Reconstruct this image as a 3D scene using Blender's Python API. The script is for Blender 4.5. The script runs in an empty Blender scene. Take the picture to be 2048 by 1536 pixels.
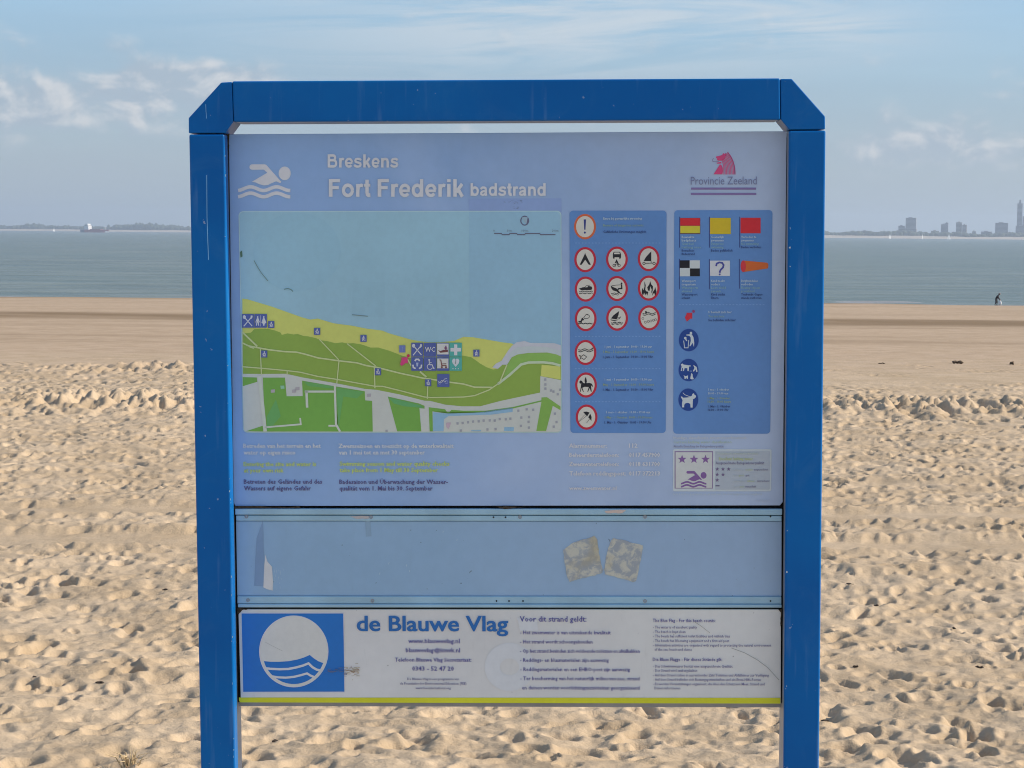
import bpy, bmesh, math, random
import numpy as np
from mathutils import Matrix, Vector

S = bpy.context.scene
COL = S.collection
rad = math.radians

# ------------------------------------------------------------------ camera
FPX = 3684.0                       # focal length in photo pixels (2048 wide)
CAM = Vector((0.0, 0.0, 1.65))
PITCH = math.atan(303.0 / FPX)
cam_data = bpy.data.cameras.new("camera")
cam = bpy.data.objects.new("camera", cam_data); COL.objects.link(cam)
cam_data.sensor_width = 36.0
cam_data.lens = FPX / 2048.0 * 36.0
cam_data.clip_start = 0.05; cam_data.clip_end = 40000
CROT = Matrix.Rotation(math.pi / 2 - PITCH, 3, 'X') @ Matrix.Rotation(rad(0.45), 3, 'Z')
cam.matrix_world = Matrix.Translation(CAM) @ CROT.to_4x4()
S.camera = cam
S.render.resolution_x = 1024; S.render.resolution_y = 768

# ------------------------------------------------------------------ exposure
S.view_settings.view_transform = 'Standard'
S.view_settings.look = 'None'
S.view_settings.gamma = 1.0
S.view_settings.exposure = 0.80
S.render.engine = 'CYCLES'
S.cycles.use_denoising = True
S.cycles.filter_width = 1.05
try:
    S.cycles.denoiser = 'OPENIMAGEDENOISE'
    S.cycles.denoising_input_passes = 'RGB_ALBEDO_NORMAL'
    S.cycles.denoising_prefilter = 'ACCURATE'
except Exception:
    pass
S.cycles.max_bounces = 4; S.cycles.diffuse_bounces = 3; S.cycles.glossy_bounces = 2
S.cycles.volume_bounces = 0

# ------------------------------------------------------------------ sun and sky
SUN_AZ = 93.3      # degrees to the right of the view direction (+Y)
SUN_EL = 30.0
sun_d = bpy.data.lights.new("sun", 'SUN')
sun_d.energy = 3.25; sun_d.angle = rad(0.53); sun_d.color = (1.0, 0.88, 0.72)
sun = bpy.data.objects.new("sun", sun_d); COL.objects.link(sun)
sdir = Vector((math.sin(rad(SUN_AZ)) * math.cos(rad(SUN_EL)), math.cos(rad(SUN_AZ)) * math.cos(rad(SUN_EL)), math.sin(rad(SUN_EL))))
sun.rotation_euler = sdir.to_track_quat('Z', 'Y').to_euler()
sun.location = (30, 10, 20)

world = bpy.data.worlds.new("World"); S.world = world; world.use_nodes = True
wt = world.node_tree; wt.nodes.clear()


class NG:
    """tiny helper for building node trees"""
    def __init__(s, tree): s.t = tree
    def n(s, typ, **kw):
        nd = s.t.nodes.new(typ)
        for k, v in kw.items():
            setattr(nd, k, v)
        return nd
    def put(s, sock, v):
        if isinstance(v, bpy.types.NodeSocket): s.t.links.new(v, sock)
        elif v is not None: sock.default_value = v
    def m(s, op, a, b=None, c=None, clamp=False):
        nd = s.n('ShaderNodeMath', operation=op, use_clamp=clamp)
        s.put(nd.inputs[0], a)
        if b is not None: s.put(nd.inputs[1], b)
        if c is not None: s.put(nd.inputs[2], c)
        return nd.outputs[0]
    def sstep(s, v, a, b, o0=0.0, o1=1.0):
        nd = s.n('ShaderNodeMapRange', interpolation_type='SMOOTHSTEP')
        s.put(nd.inputs['Value'], v)
        nd.inputs['From Min'].default_value = a; nd.inputs['From Max'].default_value = b
        nd.inputs['To Min'].default_value = o0; nd.inputs['To Max'].default_value = o1
        return nd.outputs[0]
    def mix(s, f, a, b, typ='MIX'):
        nd = s.n('ShaderNodeMix', data_type='RGBA', blend_type=typ)
        s.put(nd.inputs[0], f); s.put(nd.inputs[6], a); s.put(nd.inputs[7], b)
        return nd.outputs[2]
    def noise(s, vec, scale, detail=4.0, rough=0.55, dist=0.0):
        nd = s.n('ShaderNodeTexNoise')
        if vec is not None: s.t.links.new(vec, nd.inputs['Vector'])
        nd.inputs['Scale'].default_value = scale; nd.inputs['Detail'].default_value = detail
        nd.inputs['Roughness'].default_value = rough; nd.inputs['Distortion'].default_value = dist
        return nd.outputs['Fac']
    def comb(s, x, y, z):
        nd = s.n('ShaderNodeCombineXYZ'); s.put(nd.inputs[0], x); s.put(nd.inputs[1], y); s.put(nd.inputs[2], z)
        return nd.outputs[0]
    def sep(s, v):
        nd = s.n('ShaderNodeSeparateXYZ'); s.t.links.new(v, nd.inputs[0]); return nd.outputs


g = NG(wt)
sky = g.n('ShaderNodeTexSky', sky_type='NISHITA', sun_disc=False)
sky.sun_elevation = rad(SUN_EL); sky.sun_rotation = rad(SUN_AZ)
sky.altitude = 5; sky.air_density = 1.0; sky.dust_density = 0.5; sky.ozone_density = 2.2
tc = g.n('ShaderNodeTexCoord')
dx, dy, dz = g.sep(tc.outputs['Generated'])
az = g.m('MULTIPLY', g.m('ARCTAN2', dx, dy), 57.2958)      # degrees, 0 = straight ahead
el = g.m('MULTIPLY', g.m('ARCSINE', dz), 57.2958)


def gauss(a0, e0, sa, se):
    u = g.m('DIVIDE', g.m('SUBTRACT', az, a0), sa); v = g.m('DIVIDE', g.m('SUBTRACT', el, e0), se)
    r = g.m('ADD', g.m('MULTIPLY', u, u), g.m('MULTIPLY', v, v))
    return g.m('POWER', 2.71828, g.m('MULTIPLY', r, -1.0))


# cirrus veil, stretched sideways, drifting up to the right
cv = g.comb(g.m('MULTIPLY', az, 0.10), g.m('ADD', g.m('MULTIPLY', el, 1.05), g.m('MULTIPLY', az, -0.035)), 3.3)
c1 = g.noise(cv, 1.0, 6.0, 0.62, 0.9)
big = g.noise(g.comb(g.m('MULTIPLY', az, 0.045), g.m('MULTIPLY', el, 0.16), 1.7), 1.0, 2.0)
veil = g.m('ADD', gauss(1.0, 6.6, 8.5, 2.0), g.m('MULTIPLY', gauss(7.6, 6.25, 4.2, 0.75), 0.9))
veil = g.m('ADD', veil, g.m('MULTIPLY', g.sstep(el, 9.5, 16.0), g.sstep(big, 0.44, 0.62, 0.0, 0.9)))
cir = g.m('MULTIPLY', g.sstep(c1, 0.34, 0.60), g.m('MINIMUM', veil, 1.0))
cir = g.m('MULTIPLY', cir, g.sstep(el, 3.6, 5.4))
# low cumulus and grey cloud banks near the horizon
qv = g.comb(g.m('MULTIPLY', az, 0.55), g.m('MULTIPLY', el, 0.85), 0.6)
q1 = g.noise(qv, 1.0, 6.0, 0.52, 0.25)
qv2 = g.comb(g.m('ADD', g.m('MULTIPLY', az, 0.55), 0.10), g.m('ADD', g.m('MULTIPLY', el, 0.85), 0.20), 0.6)
q2 = g.noise(qv2, 1.0, 6.0, 0.52, 0.25)
bank = g.m('ADD', g.m('MULTIPLY', gauss(-13.0, 3.95, 4.2, 1.0), 0.72), g.m('MULTIPLY', gauss(-11.2, 4.45, 1.1, 0.6), 0.55))
bank = g.m('ADD', bank, g.m('MULTIPLY', gauss(-8.8, 4.65, 1.4, 0.5), 0.55))
bank = g.m('ADD', bank, g.m('MULTIPLY', gauss(12.9, 2.6, 3.2, 0.85), 0.66))
bank = g.m('ADD', bank, g.m('MULTIPLY', gauss(-15.3, 3.4, 2.0, 0.7), 0.30))
away = g.sstep(g.m('ABSOLUTE', az), 16.5, 24.0)
bank = g.m('ADD', bank, g.m('MULTIPLY', g.m('MULTIPLY', away, g.sstep(g.noise(g.comb(g.m('MULTIPLY', az, 0.09), g.m('MULTIPLY', el, 0.3), 9.1), 1.0, 2.0), 0.42, 0.6)),
             g.m('MULTIPLY', g.sstep(el, 1.0, 2.5), g.m('SUBTRACT', 1.0, g.sstep(el, 4.0, 6.5)))))
cum = g.sstep(g.m('ADD', q1, g.m('MULTIPLY', bank, 0.62)), 0.56, 0.95)
cum = g.m('MULTIPLY', cum, g.sstep(el, 1.0, 3.0))
lit = g.sstep(g.m('SUBTRACT', q1, q2), -0.06, 0.16)
SKYS = 0.096
skyc = g.mix(1.0, sky.outputs[0], (SKYS * 0.80, SKYS * 0.92, SKYS * 1.02, 1), 'MULTIPLY')
deckn = g.noise(g.comb(g.m('MULTIPLY', az, 0.06), g.m('MULTIPLY', el, 0.55), 4.4), 1.0, 5.0, 0.6, 0.3)
deck = g.m('MULTIPLY', g.m('SUBTRACT', 1.0, g.sstep(g.m('ADD', el, g.m('MULTIPLY', g.m('SUBTRACT', deckn, 0.5), 5.0)), 1.0, 14.0)), 0.92)
skyc = g.mix(deck, skyc, g.mix(g.sstep(el, 1.5, 6.5), (0.232, 0.276, 0.320, 1), (0.180, 0.262, 0.345, 1)))
cumc = g.mix(lit, (0.245, 0.292, 0.345, 1), (0.43, 0.43, 0.435, 1))
c = g.mix(g.m('MULTIPLY', cir, 0.85), skyc, (0.35, 0.395, 0.435, 1))
c = g.mix(g.m('MULTIPLY', cum, 0.80), c, cumc)
bg = g.n('ShaderNodeBackground'); bg.inputs['Strength'].default_value = 1.0
wt.links.new(c, bg.inputs['Color'])
wo = g.n('ShaderNodeOutputWorld'); wt.links.new(bg.outputs[0], wo.inputs['Surface'])

# ------------------------------------------------------------------ materials


def lin(v):
    v /= 255.0
    return v / 12.92 if v <= 0.04045 else ((v + 0.055) / 1.055) ** 2.4


KSH = (0.510, 0.498, 0.575)          # irradiance of the open shade on the sign face


def print_col(r, gg, b):
    return tuple(min(0.82, max(0.004, lin(v) / k)) for v, k in zip((r, gg, b), KSH)) + (1.0,)


MATS = {}


def new_mat(name):
    m = bpy.data.materials.new(name); m.use_nodes = True
    return m, NG(m.node_tree), m.node_tree.nodes['Principled BSDF']


def ink(r, gg, b, rough=0.42, spec=0.35):
    """printed film / vinyl in one colour, slightly faded and dusty in patches"""
    key = (r, gg, b, rough, spec)
    if key in MATS: return MATS[key]
    m, q, p = new_mat("print_%d_%d_%d" % (r, gg, b))
    pos = q.n('ShaderNodeNewGeometry').outputs['Position']
    n1 = q.noise(pos, 3.1, 4.0); n2 = q.noise(pos, 90.0, 3.0)
    f = q.m('ADD', q.sstep(n1, 0.3, 0.7, 0.94, 1.05), q.sstep(n2, 0.3, 0.7, -0.018, 0.018))
    col = q.mix(1.0, print_col(r, gg, b), q.comb(f, f, f), 'MULTIPLY')
    m.node_tree.links.new(col, p.inputs['Base Color'])
    m.node_tree.links.new(q.sstep(n1, 0.3, 0.7, rough - 0.06, rough + 0.08), p.inputs['Roughness'])
    p.inputs['Specular IOR Level'].default_value = spec
    MATS[key] = m
    return m


def mat_simple(name, col, rough=0.5, metal=0.0, nscale=8.0, var=0.12, spec=0.5, bump=0.0, bscale=60.0):
    if name in MATS: return MATS[name]
    m, q, p = new_mat(name)
    pos = q.n('ShaderNodeNewGeometry').outputs['Position']
    n1 = q.noise(pos, nscale, 5.0)
    f = q.sstep(n1, 0.25, 0.75, 1 - var, 1 + var)
    m.node_tree.links.new(q.mix(1.0, (*col, 1), q.comb(f, f, f), 'MULTIPLY'), p.inputs['Base Color'])
    p.inputs['Roughness'].default_value = rough; p.inputs['Metallic'].default_value = metal
    p.inputs['Specular IOR Level'].default_value = spec
    if bump:
        b = q.n('ShaderNodeBump'); b.inputs['Strength'].default_value = bump; b.inputs['Distance'].default_value = 0.01
        m.node_tree.links.new(q.noise(pos, bscale, 4.0), b.inputs['Height'])
        m.node_tree.links.new(b.outputs[0], p.inputs['Normal'])
    MATS[name] = m
    return m


def mat_blue_paint():
    m, q, p = new_mat("blue_powder_coat")
    pos = q.n('ShaderNodeNewGeometry').outputs['Position']
    n1 = q.noise(pos, 2.2, 5.0, 0.6, 0.4)
    px, py, pz = q.sep(pos)
    n2 = q.noise(q.comb(q.m('MULTIPLY', px, 60.0), q.m('MULTIPLY', py, 60.0), q.m('MULTIPLY', pz, 5.0)), 1.0, 3.0)
    chips = q.sstep(q.noise(pos, 85.0, 3.0, 0.6), 0.725, 0.745)
    col = q.mix(q.sstep(n1, 0.3, 0.7), (0.0004, 0.112, 0.385, 1), (0.0010, 0.142, 0.440, 1))
    col = q.mix(q.m('MULTIPLY', q.sstep(n2, 0.58, 0.78), 0.16), col, (0.22, 0.36, 0.55, 1))
    col = q.mix(q.sstep(q.noise(pos, 7.0, 6.0, 0.7, 1.0), 0.50, 0.80, 0.0, 0.16), col, (0.10, 0.25, 0.42, 1))
    col = q.mix(q.m('MULTIPLY', chips, 0.55), col, (0.45, 0.52, 0.6, 1))
    m.node_tree.links.new(col, p.inputs['Base Color'])
    m.node_tree.links.new(q.sstep(n1, 0.3, 0.7, 0.30, 0.44), p.inputs['Roughness'])
    p.inputs['Specular IOR Level'].default_value = 0.16
    return m


M_BLUE = mat_blue_paint()
M_ALU = mat_simple("weathered_aluminium", (0.34, 0.36, 0.40), 0.5, 0.3, 14.0, 0.12, 0.5)
M_ALUD = mat_simple("rail_film", print_col(122, 150, 176)[:3], 0.4, 0.15, 10.0, 0.10, 0.5)
M_JOINT = mat_simple("black_joint", (0.012, 0.012, 0.014), 0.8, 0.0, 40.0, 0.3, 0.2)
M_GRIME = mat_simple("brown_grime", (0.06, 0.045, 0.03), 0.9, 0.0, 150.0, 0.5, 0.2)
M_BACK = mat_simple("panel_backing", (0.45, 0.47, 0.50), 0.5, 0.0, 9.0, 0.1)


def mat_panel(name, a, b, vertical=0.0, rough=0.36, dirt=0.0):
    """sun-faded printed board: colour a on its left end running to b on the right, uneven"""
    m, q, p = new_mat(name)
    tcn = q.n('ShaderNodeTexCoord')
    pos = tcn.outputs['Object']
    x, y, z = q.sep(pos)
    n1 = q.noise(pos, 2.6, 4.0, 0.55, 0.5); n2 = q.noise(pos, 45.0, 3.0)
    f = q.sstep(q.m('ADD', q.m('ADD', q.m('MULTIPLY', x, 0.9), 0.45), q.m('MULTIPLY', q.m('SUBTRACT', n1, 0.5), 0.9)), 0.0, 1.0)
    col = q.mix(f, print_col(*a), print_col(*b))
    v = q.m('ADD', q.sstep(n1, 0.3, 0.7, 0.95, 1.05), q.sstep(n2, 0.3, 0.7, -0.015, 0.015))
    col = q.mix(1.0, col, q.comb(v, v, v), 'MULTIPLY')
    if dirt:
        sp = q.noise(q.comb(q.m('MULTIPLY', x, 55.0), 0.0, q.m('MULTIPLY', z, 9.0)), 1.0, 5.0, 0.7)
        col = q.mix(q.sstep(sp, 0.55, 0.8, 0.0, dirt), col, (0.16, 0.14, 0.11, 1))
        specks = q.sstep(q.noise(pos, 130.0, 1.0), 0.79, 0.82)
        col = q.mix(q.m('MULTIPLY', specks, 0.5), col, (0.05, 0.045, 0.04, 1))
    m.node_tree.links.new(col, p.inputs['Base Color'])
    m.node_tree.links.new(q.sstep(n1, 0.3, 0.7, rough - 0.06, rough + 0.08), p.inputs['Roughness'])
    p.inputs['Specular IOR Level'].default_value = 0.4
    return m


def mat_sand():
    m, q, p = new_mat("beach_sand")
    pos = q.n('ShaderNodeNewGeometry').outputs['Position']
    x, y, z = q.sep(pos)
    nb = q.noise(q.comb(q.m('MULTIPLY', x, 0.02), q.m('MULTIPLY', y, 0.10), 0.0), 1.0, 4.0)
    yy = q.m('ADD', y, q.m('MULTIPLY', q.m('SUBTRACT', nb, 0.5), 16.0))
    dry_a, dry_b = (0.440, 0.330, 0.212, 1), (0.535, 0.414, 0.282, 1)
    n1 = q.noise(pos, 1.4, 6.0, 0.6); n2 = q.noise(pos, 420.0, 2.0); n3 = q.noise(pos, 30.0, 4.0)
    dry = q.mix(q.sstep(n1, 0.3, 0.7), dry_a, dry_b)
    damp = q.mix(q.sstep(n1, 0.35, 0.65), (0.425, 0.312, 0.205, 1), (0.490, 0.366, 0.252, 1))
    wet = (0.215, 0.145, 0.078, 1)
    col = q.mix(q.sstep(q.m('ADD', yy, q.m('MULTIPLY', q.m('SUBTRACT', n1, 0.5), 14.0)), 31.0, 48.0), dry, damp)
    def band(c0, w0, soft):
        return q.m('MULTIPLY', q.sstep(yy, c0 - w0 - soft, c0 - w0 + soft), q.m('SUBTRACT', 1.0, q.sstep(yy, c0 + w0 - soft, c0 + w0 + soft)))
    str_ = q.noise(q.comb(q.m('MULTIPLY', x, 0.06), q.m('MULTIPLY', y, 0.16), 2.0), 1.0, 6.0, 0.62, 0.6)
    col = q.mix(q.m('MULTIPLY', q.sstep(y, 40.0, 55.0), q.sstep(str_, 0.42, 0.70, 0.0, 0.30)), col, wet)
    col = q.mix(q.m('MULTIPLY', band(94.0, 9.0, 6.0), q.sstep(str_, 0.30, 0.60, 0.45, 0.9)), col, wet)
    col = q.mix(q.m('MULTIPLY', band(58.0, 2.0, 2.0), 0.32), col, wet)
    col = q.mix(q.sstep(q.m('ADD', z, q.m('MULTIPLY', q.m('SUBTRACT', nb, 0.5), 0.3)), -5.6, -6.25), col, (0.25, 0.165, 0.085, 1))
    f = q.m('ADD', q.sstep(n2, 0.25, 0.75, 0.90, 1.10), q.sstep(n3, 0.3, 0.7, -0.05, 0.05))
    col = q.mix(1.0, col, q.comb(f, f, f), 'MULTIPLY')
    # scattered bits of shell and weed
    sp = q.sstep(q.noise(pos, 38.0, 2.0, 0.5), 0.785, 0.80)
    col = q.mix(q.m('MULTIPLY', sp, 0.7), col, (0.07, 0.05, 0.035, 1))
    m.node_tree.links.new(col, p.inputs['Base Color'])
    m.node_tree.links.new(q.sstep(z, -6.28, -5.95, 0.22, 0.92), p.inputs['Roughness']); m.node_tree.links.new(q.sstep(z, -6.28, -5.95, 0.6, 0.15), p.inputs['Specular IOR Level'])
    b = q.n('ShaderNodeBump'); b.inputs['Strength'].default_value = 0.5; b.inputs['Distance'].default_value = 0.014
    hsum = q.m('ADD', q.noise(pos, 55.0, 5.0, 0.65), q.m('MULTIPLY', q.noise(pos, 14.0, 4.0), 1.4))
    m.node_tree.links.new(hsum, b.inputs['Height']); m.node_tree.links.new(b.outputs[0], p.inputs['Normal'])
    return m


def mat_water():
    m, q, p = new_mat("sea_water")
    pos = q.n('ShaderNodeNewGeometry').outputs['Position']
    x, y, z = q.sep(pos)
    v = q.comb(q.m('MULTIPLY', x, 0.35), y, 0.0)
    n1 = q.noise(v, 0.9, 5.0, 0.6, 0.4); n2 = q.noise(v, 0.09, 4.0, 0.55); n3 = q.noise(q.comb(q.m('MULTIPLY', x, 0.004), q.m('MULTIPLY', y, 0.012), 0.0), 1.0, 3.0)
    col = q.mix(q.sstep(q.m('ADD', q.m('MULTIPLY', n1, 0.4), q.m('MULTIPLY', n2, 0.6)), 0.35, 0.65), (0.090, 0.116, 0.096, 1), (0.190, 0.210, 0.170, 1))  # silty tone plus ripple light and dark painted in, following the bump noise
    col = q.mix(q.sstep(n3, 0.35, 0.65, 0.0, 0.5), col, (0.115, 0.150, 0.126, 1))
    m.node_tree.links.new(col, p.inputs['Base Color'])
    p.inputs['Roughness'].default_value = 0.26; p.inputs['IOR'].default_value = 1.33; p.inputs['Specular IOR Level'].default_value = 0.09
    b = q.n('ShaderNodeBump'); b.inputs['Strength'].default_value = 0.9; b.inputs['Distance'].default_value = 0.5
    hs = q.m('ADD', q.m('MULTIPLY', n1, 0.6), q.m('MULTIPLY', n2, 3.4))
    m.node_tree.links.new(hs, b.inputs['Height']); m.node_tree.links.new(b.outputs[0], p.inputs['Normal'])
    return m


# ------------------------------------------------------------------ object helpers
def mesh_obj(name, verts, faces, mat, parent=None, smooth=False, fmats=None):
    me = bpy.data.meshes.new(name)
    me.from_pydata([tuple(v) for v in verts], [], faces)
    for mm in (mat if isinstance(mat, (list, tuple)) else [mat]): me.materials.append(mm)
    if fmats is not None: me.polygons.foreach_set('material_index', fmats)
    if smooth: me.polygons.foreach_set('use_smooth', [True] * len(me.polygons))
    me.update()
    o = bpy.data.objects.new(name, me); COL.objects.link(o)
    if parent is not None: o.parent = parent
    return o


def tag(o, label=None, cat=None, group=None, kind=None):
    if label: o['label'] = label
    if cat: o['category'] = cat
    if group: o['group'] = group
    if kind: o['kind'] = kind
    return o


def thing(name, loc, label, cat, group=None, rz=0.0):
    o = bpy.data.objects.new(name, None); COL.objects.link(o)
    o.location = loc; o.rotation_euler = (0, 0, rz); o.empty_display_size = 0.2
    return tag(o, label, cat, group)


def prism(poly_front, poly_back):
    """closed solid between two matching outlines"""
    n = len(poly_front)
    v = list(poly_front) + list(poly_back)
    f = [tuple(range(n)), tuple(range(2 * n - 1, n - 1, -1))]
    f += [(i, i + n, (i + 1) % n + n, (i + 1) % n) for i in range(n)]
    return v, f


class Geo:
    def __init__(s): s.v = []; s.f = []; s.mi = []
    def add(s, v, f, mi=0):
        o = len(s.v); s.v += [tuple(a) for a in v]; s.f += [tuple(i + o for i in q) for q in f]; s.mi += [mi] * len(f)
    def box(s, x0, x1, y0, y1, z0, z1, mi=0):
        v = [(x, y, z) for z in (z0, z1) for y in (y0, y1) for x in (x0, x1)]
        s.add(v, [(0, 2, 3, 1), (4, 5, 7, 6), (0, 1, 5, 4), (2, 6, 7, 3), (0, 4, 6, 2), (1, 3, 7, 5)], mi)
    def tube(s, pts, radii, n=8, mi=0):
        rings = []
        pts = [Vector(p) for p in pts]
        for i, p in enumerate(pts):
            d = (pts[min(i + 1, len(pts) - 1)] - pts[max(i - 1, 0)]).normalized()
            a = d.cross(Vector((0.3, 0.1, 1)) if abs(d.z) < 0.9 else Vector((1, 0, 0))).normalized(); b = d.cross(a)
            rings.append([p + (a * math.cos(t) + b * math.sin(t)) * radii[i] for t in [2 * math.pi * k / n for k in range(n)]])
        v = [q for r in rings for q in r]; f = []
        for i in range(len(pts) - 1):
            for k in range(n):
                f.append((i * n + k, i * n + (k + 1) % n, (i + 1) * n + (k + 1) % n, (i + 1) * n + k))
        f.append(tuple(range(n - 1, -1, -1))); f.append(tuple((len(pts) - 1) * n + k for k in range(n)))
        s.add(v, f, mi)
    def make(s, name, mat, parent=None, smooth=False):
        return mesh_obj(name, s.v, s.f, mat, parent, smooth, s.mi)


def bevel(o, w, seg=2):
    b = o.modifiers.new("bevel", 'BEVEL'); b.width = w; b.segments = seg; b.limit_method = 'ANGLE'; b.angle_limit = rad(30)
    return o


# ------------------------------------------------------------------ ground
def hash2(ix, iy, seed):
    h = (ix.astype(np.int64) * 374761393 + iy.astype(np.int64) * 668265263 + seed * 1442695041) & 0xFFFFFFFF
    h = ((h ^ (h >> 13)) * 1274126177) & 0xFFFFFFFF
    return ((h ^ (h >> 16)) & 0xFFFFFF) / float(0xFFFFFF)


def vnoise(x, y, seed=0):
    ix = np.floor(x); iy = np.floor(y); fx = x - ix; fy = y - iy
    ix = ix.astype(np.int64); iy = iy.astype(np.int64)
    u = fx * fx * fx * (fx * (fx * 6 - 15) + 10); v = fy * fy * fy * (fy * (fy * 6 - 15) + 10)
    def gr(a, b, dx_, dy_):
        t = hash2(a, b, seed) * 2 * np.pi
        return np.cos(t) * dx_ + np.sin(t) * dy_
    n00 = gr(ix, iy, fx, fy); n10 = gr(ix + 1, iy, fx - 1, fy); n01 = gr(ix, iy + 1, fx, fy - 1); n11 = gr(ix + 1, iy + 1, fx - 1, fy - 1)
    return (n00 * (1 - u) + n10 * u) * (1 - v) + (n01 * (1 - u) + n11 * u) * v


def fbm(x, y, octv, seed=0, gain=0.5, ridged=False):
    r = 0; a = 1.0; c, s_ = math.cos(0.6), math.sin(0.6)
    for o in range(octv):
        n = vnoise(x, y, seed + o * 17)
        r = r + a * ((0.4 - np.abs(n)) * 1.6 if ridged else n)
        x, y = (c * x - s_ * y) * 2.03 + 11.3, (s_ * x + c * y) * 2.03 + 5.1; a *= gain
    return r


def sm(x, a, b):
    t = np.clip((x - a) / (b - a), 0, 1); return t * t * (3 - 2 * t)


PD = [-80, 0, 3.5, 5, 6.5, 9, 12, 20, 36, 60, 217, 420]
PH = [1.60, 1.65, 1.74, 1.93, 2.17, 2.47, 2.60, 2.66, 2.72, 3.42, 8.0, 13.9]
SEA_Z = 1.65 - 8.0


def profile(d):
    r = 0
    for k in (-0.7, -0.35, 0, 0.35, 0.7): r = r + np.interp(d + k, PD, PH)
    return 1.65 - r / 5


def build_beach():
    rows = np.concatenate([[-80, -40, -20, -10, -5, -2, 0, 0.8], np.geomspace(1.5, 5.0, 70, endpoint=False),
                           np.geomspace(5.0, 45.0, 800, endpoint=False), np.geomspace(45.0, 420.0, 300)])
    s = np.linspace(-0.44, 0.44, 800)
    outer = np.geomspace(0.4, 500, 16)
    nc = len(s) + 32
    deff = np.maximum(rows, 1.6)[:, None]
    X = np.concatenate([s[0] * deff - outer[::-1][None, :] * np.ones_like(deff), s[None, :] * deff, s[-1] * deff + outer[None, :] * np.ones_like(deff)], axis=1)
    Y = np.repeat(rows[:, None], nc, 1)
    Z = profile(Y)
    edge = 35.5 - 0.30 * np.clip(X, -12, 12) + 2.6 * fbm(X * 0.35, Y * 0.22, 3, 90)
    rough = 1 - sm(Y, edge - 2.5, edge + 1.6)
    rough = np.maximum(rough, 0.55 * sm(fbm(X * 0.5, Y * 0.30, 3, 92), 0.12, 0.40) * (1 - sm(Y, 40, 46)))                     # 1 on the trampled dry sand
    far = sm(Y, 45, 110)
    # broad swells and wind-smoothed lumps
    Z = Z + rough * (0.045 * fbm(X * 0.45, Y * 0.45, 2, 1) + 0.026 * fbm(X * 1.3, Y * 1.3, 2, 2) + 0.022 * fbm(X * 3.6, Y * 3.6, 3, 3, 0.5))
    Z = Z + rough * 0.012 * fbm(X * 3.1, Y * 3.1, 2, 7, 0.5, True)
    Z = Z + (1 - rough) * (0.020 * fbm(X * 0.5, Y * 0.5, 2, 4) + 0.006 * fbm(X * 3.0, Y * 2.0, 2, 5)) * (1 - far)
    Z = Z + far * 0.20 * fbm(X * 0.03, Y * 0.05, 3, 6)
    Z = Z + 0.40 * np.exp(-((Y - 227) / 2.6) ** 2) * np.exp(-((X + 43) / 9) ** 4) + 0.30 * np.exp(-((Y - 222) / 2.2) ** 2) * np.exp(-((X - 44) / 6) ** 4)
    # dug and kicked-up ridges across the dry sand
    def ridge(xc, xw, yc, yw, h, seed):
        return h * np.exp(-((X - xc) / xw) ** 4) * np.exp(-((Y - yc - 0.5 * fbm(X * 0.5, X * 0, 2, seed)) / yw) ** 2)
    lump = 0.5 + 1.1 * fbm(X * 3.6, Y * 1.5, 3, 31, 0.6)
    Z = Z + (ridge(-6.0, 2.3, 28.2, 1.7, 0.17, 40) + ridge(6.9, 2.4, 28.6, 1.7, 0.17, 41) + ridge(-7.4, 1.7, 36.0, 1.2, 0.13, 42) + ridge(-3.6, 0.7, 27.2, 0.5, 0.10, 45)) * lump
    Z = Z + ridge(5.2, 1.5, 19.9, 0.18, 0.07, 43) + ridge(3.9, 1.4, 14.3, 0.22, 0.07, 44)
    # footprints and dents
    rng = np.random.default_rng(12)
    D0, D1 = 4.2, 44.0
    N = 21000
    d = np.sqrt(rng.uniform(D0 ** 2, D1 ** 2, N)); sx = rng.uniform(-0.43, 0.43, N)
    cx = sx * d
    L = rng.uniform(0.045, 0.125, N) * np.where(rng.random(N) < 0.08, 1.35, 1.0); W = L * rng.uniform(0.45, 0.85, N)
    dep = (1.0 + 0.10 * (1 - sm(d, 10.0, 20.0)) + 0.45 * sm(d, 18.0, 32.0)) * rng.uniform(0.008, 0.040, N) * np.clip(L / 0.10, 0.6, 1.35)
    ang = rng.uniform(0, math.pi, N) * 0.6 + 0.25
    nb = 16
    for i in range(N):
        R = L[i] * 2.0
        j0, j1 = np.searchsorted(rows, (d[i] - R, d[i] + R))
        k0 = int((((cx[i] - R) / d[i]) - s[0]) / (s[1] - s[0])) + nb; k1 = int((((cx[i] + R) / d[i]) - s[0]) / (s[1] - s[0])) + nb + 2
        k0 = max(k0, 0); k1 = min(k1, nc)
        if j1 <= j0 or k1 <= k0: continue
        xx = X[j0:j1, k0:k1] - cx[i]; yy = Y[j0:j1, k0:k1] - d[i]
        c, sn = math.cos(ang[i]), math.sin(ang[i])
        u = (xx * c + yy * sn) / L[i]; v = (-xx * sn + yy * c) / W[i]
        r = np.sqrt(u * u + v * v)
        hole = 1 - sm(r, 0.50, 1.04)
        rim = np.exp(-((r - 1.22) / 0.26) ** 2)
        Z[j0:j1, k0:k1] += rough[j0:j1, k0:k1] * dep[i] * (-hole + 0.26 * rim)
    # small pock marks and wind ripples between the footprints
    N2 = 9000
    d = np.sqrt(rng.uniform(D0 ** 2, 26.0 ** 2, N2)); cx = rng.uniform(-0.40, 0.40, N2) * d
    L2 = rng.uniform(0.03, 0.085, N2); dp = L2 * rng.uniform(0.10, 0.32, N2); a2 = rng.uniform(0, math.pi, N2)
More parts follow.
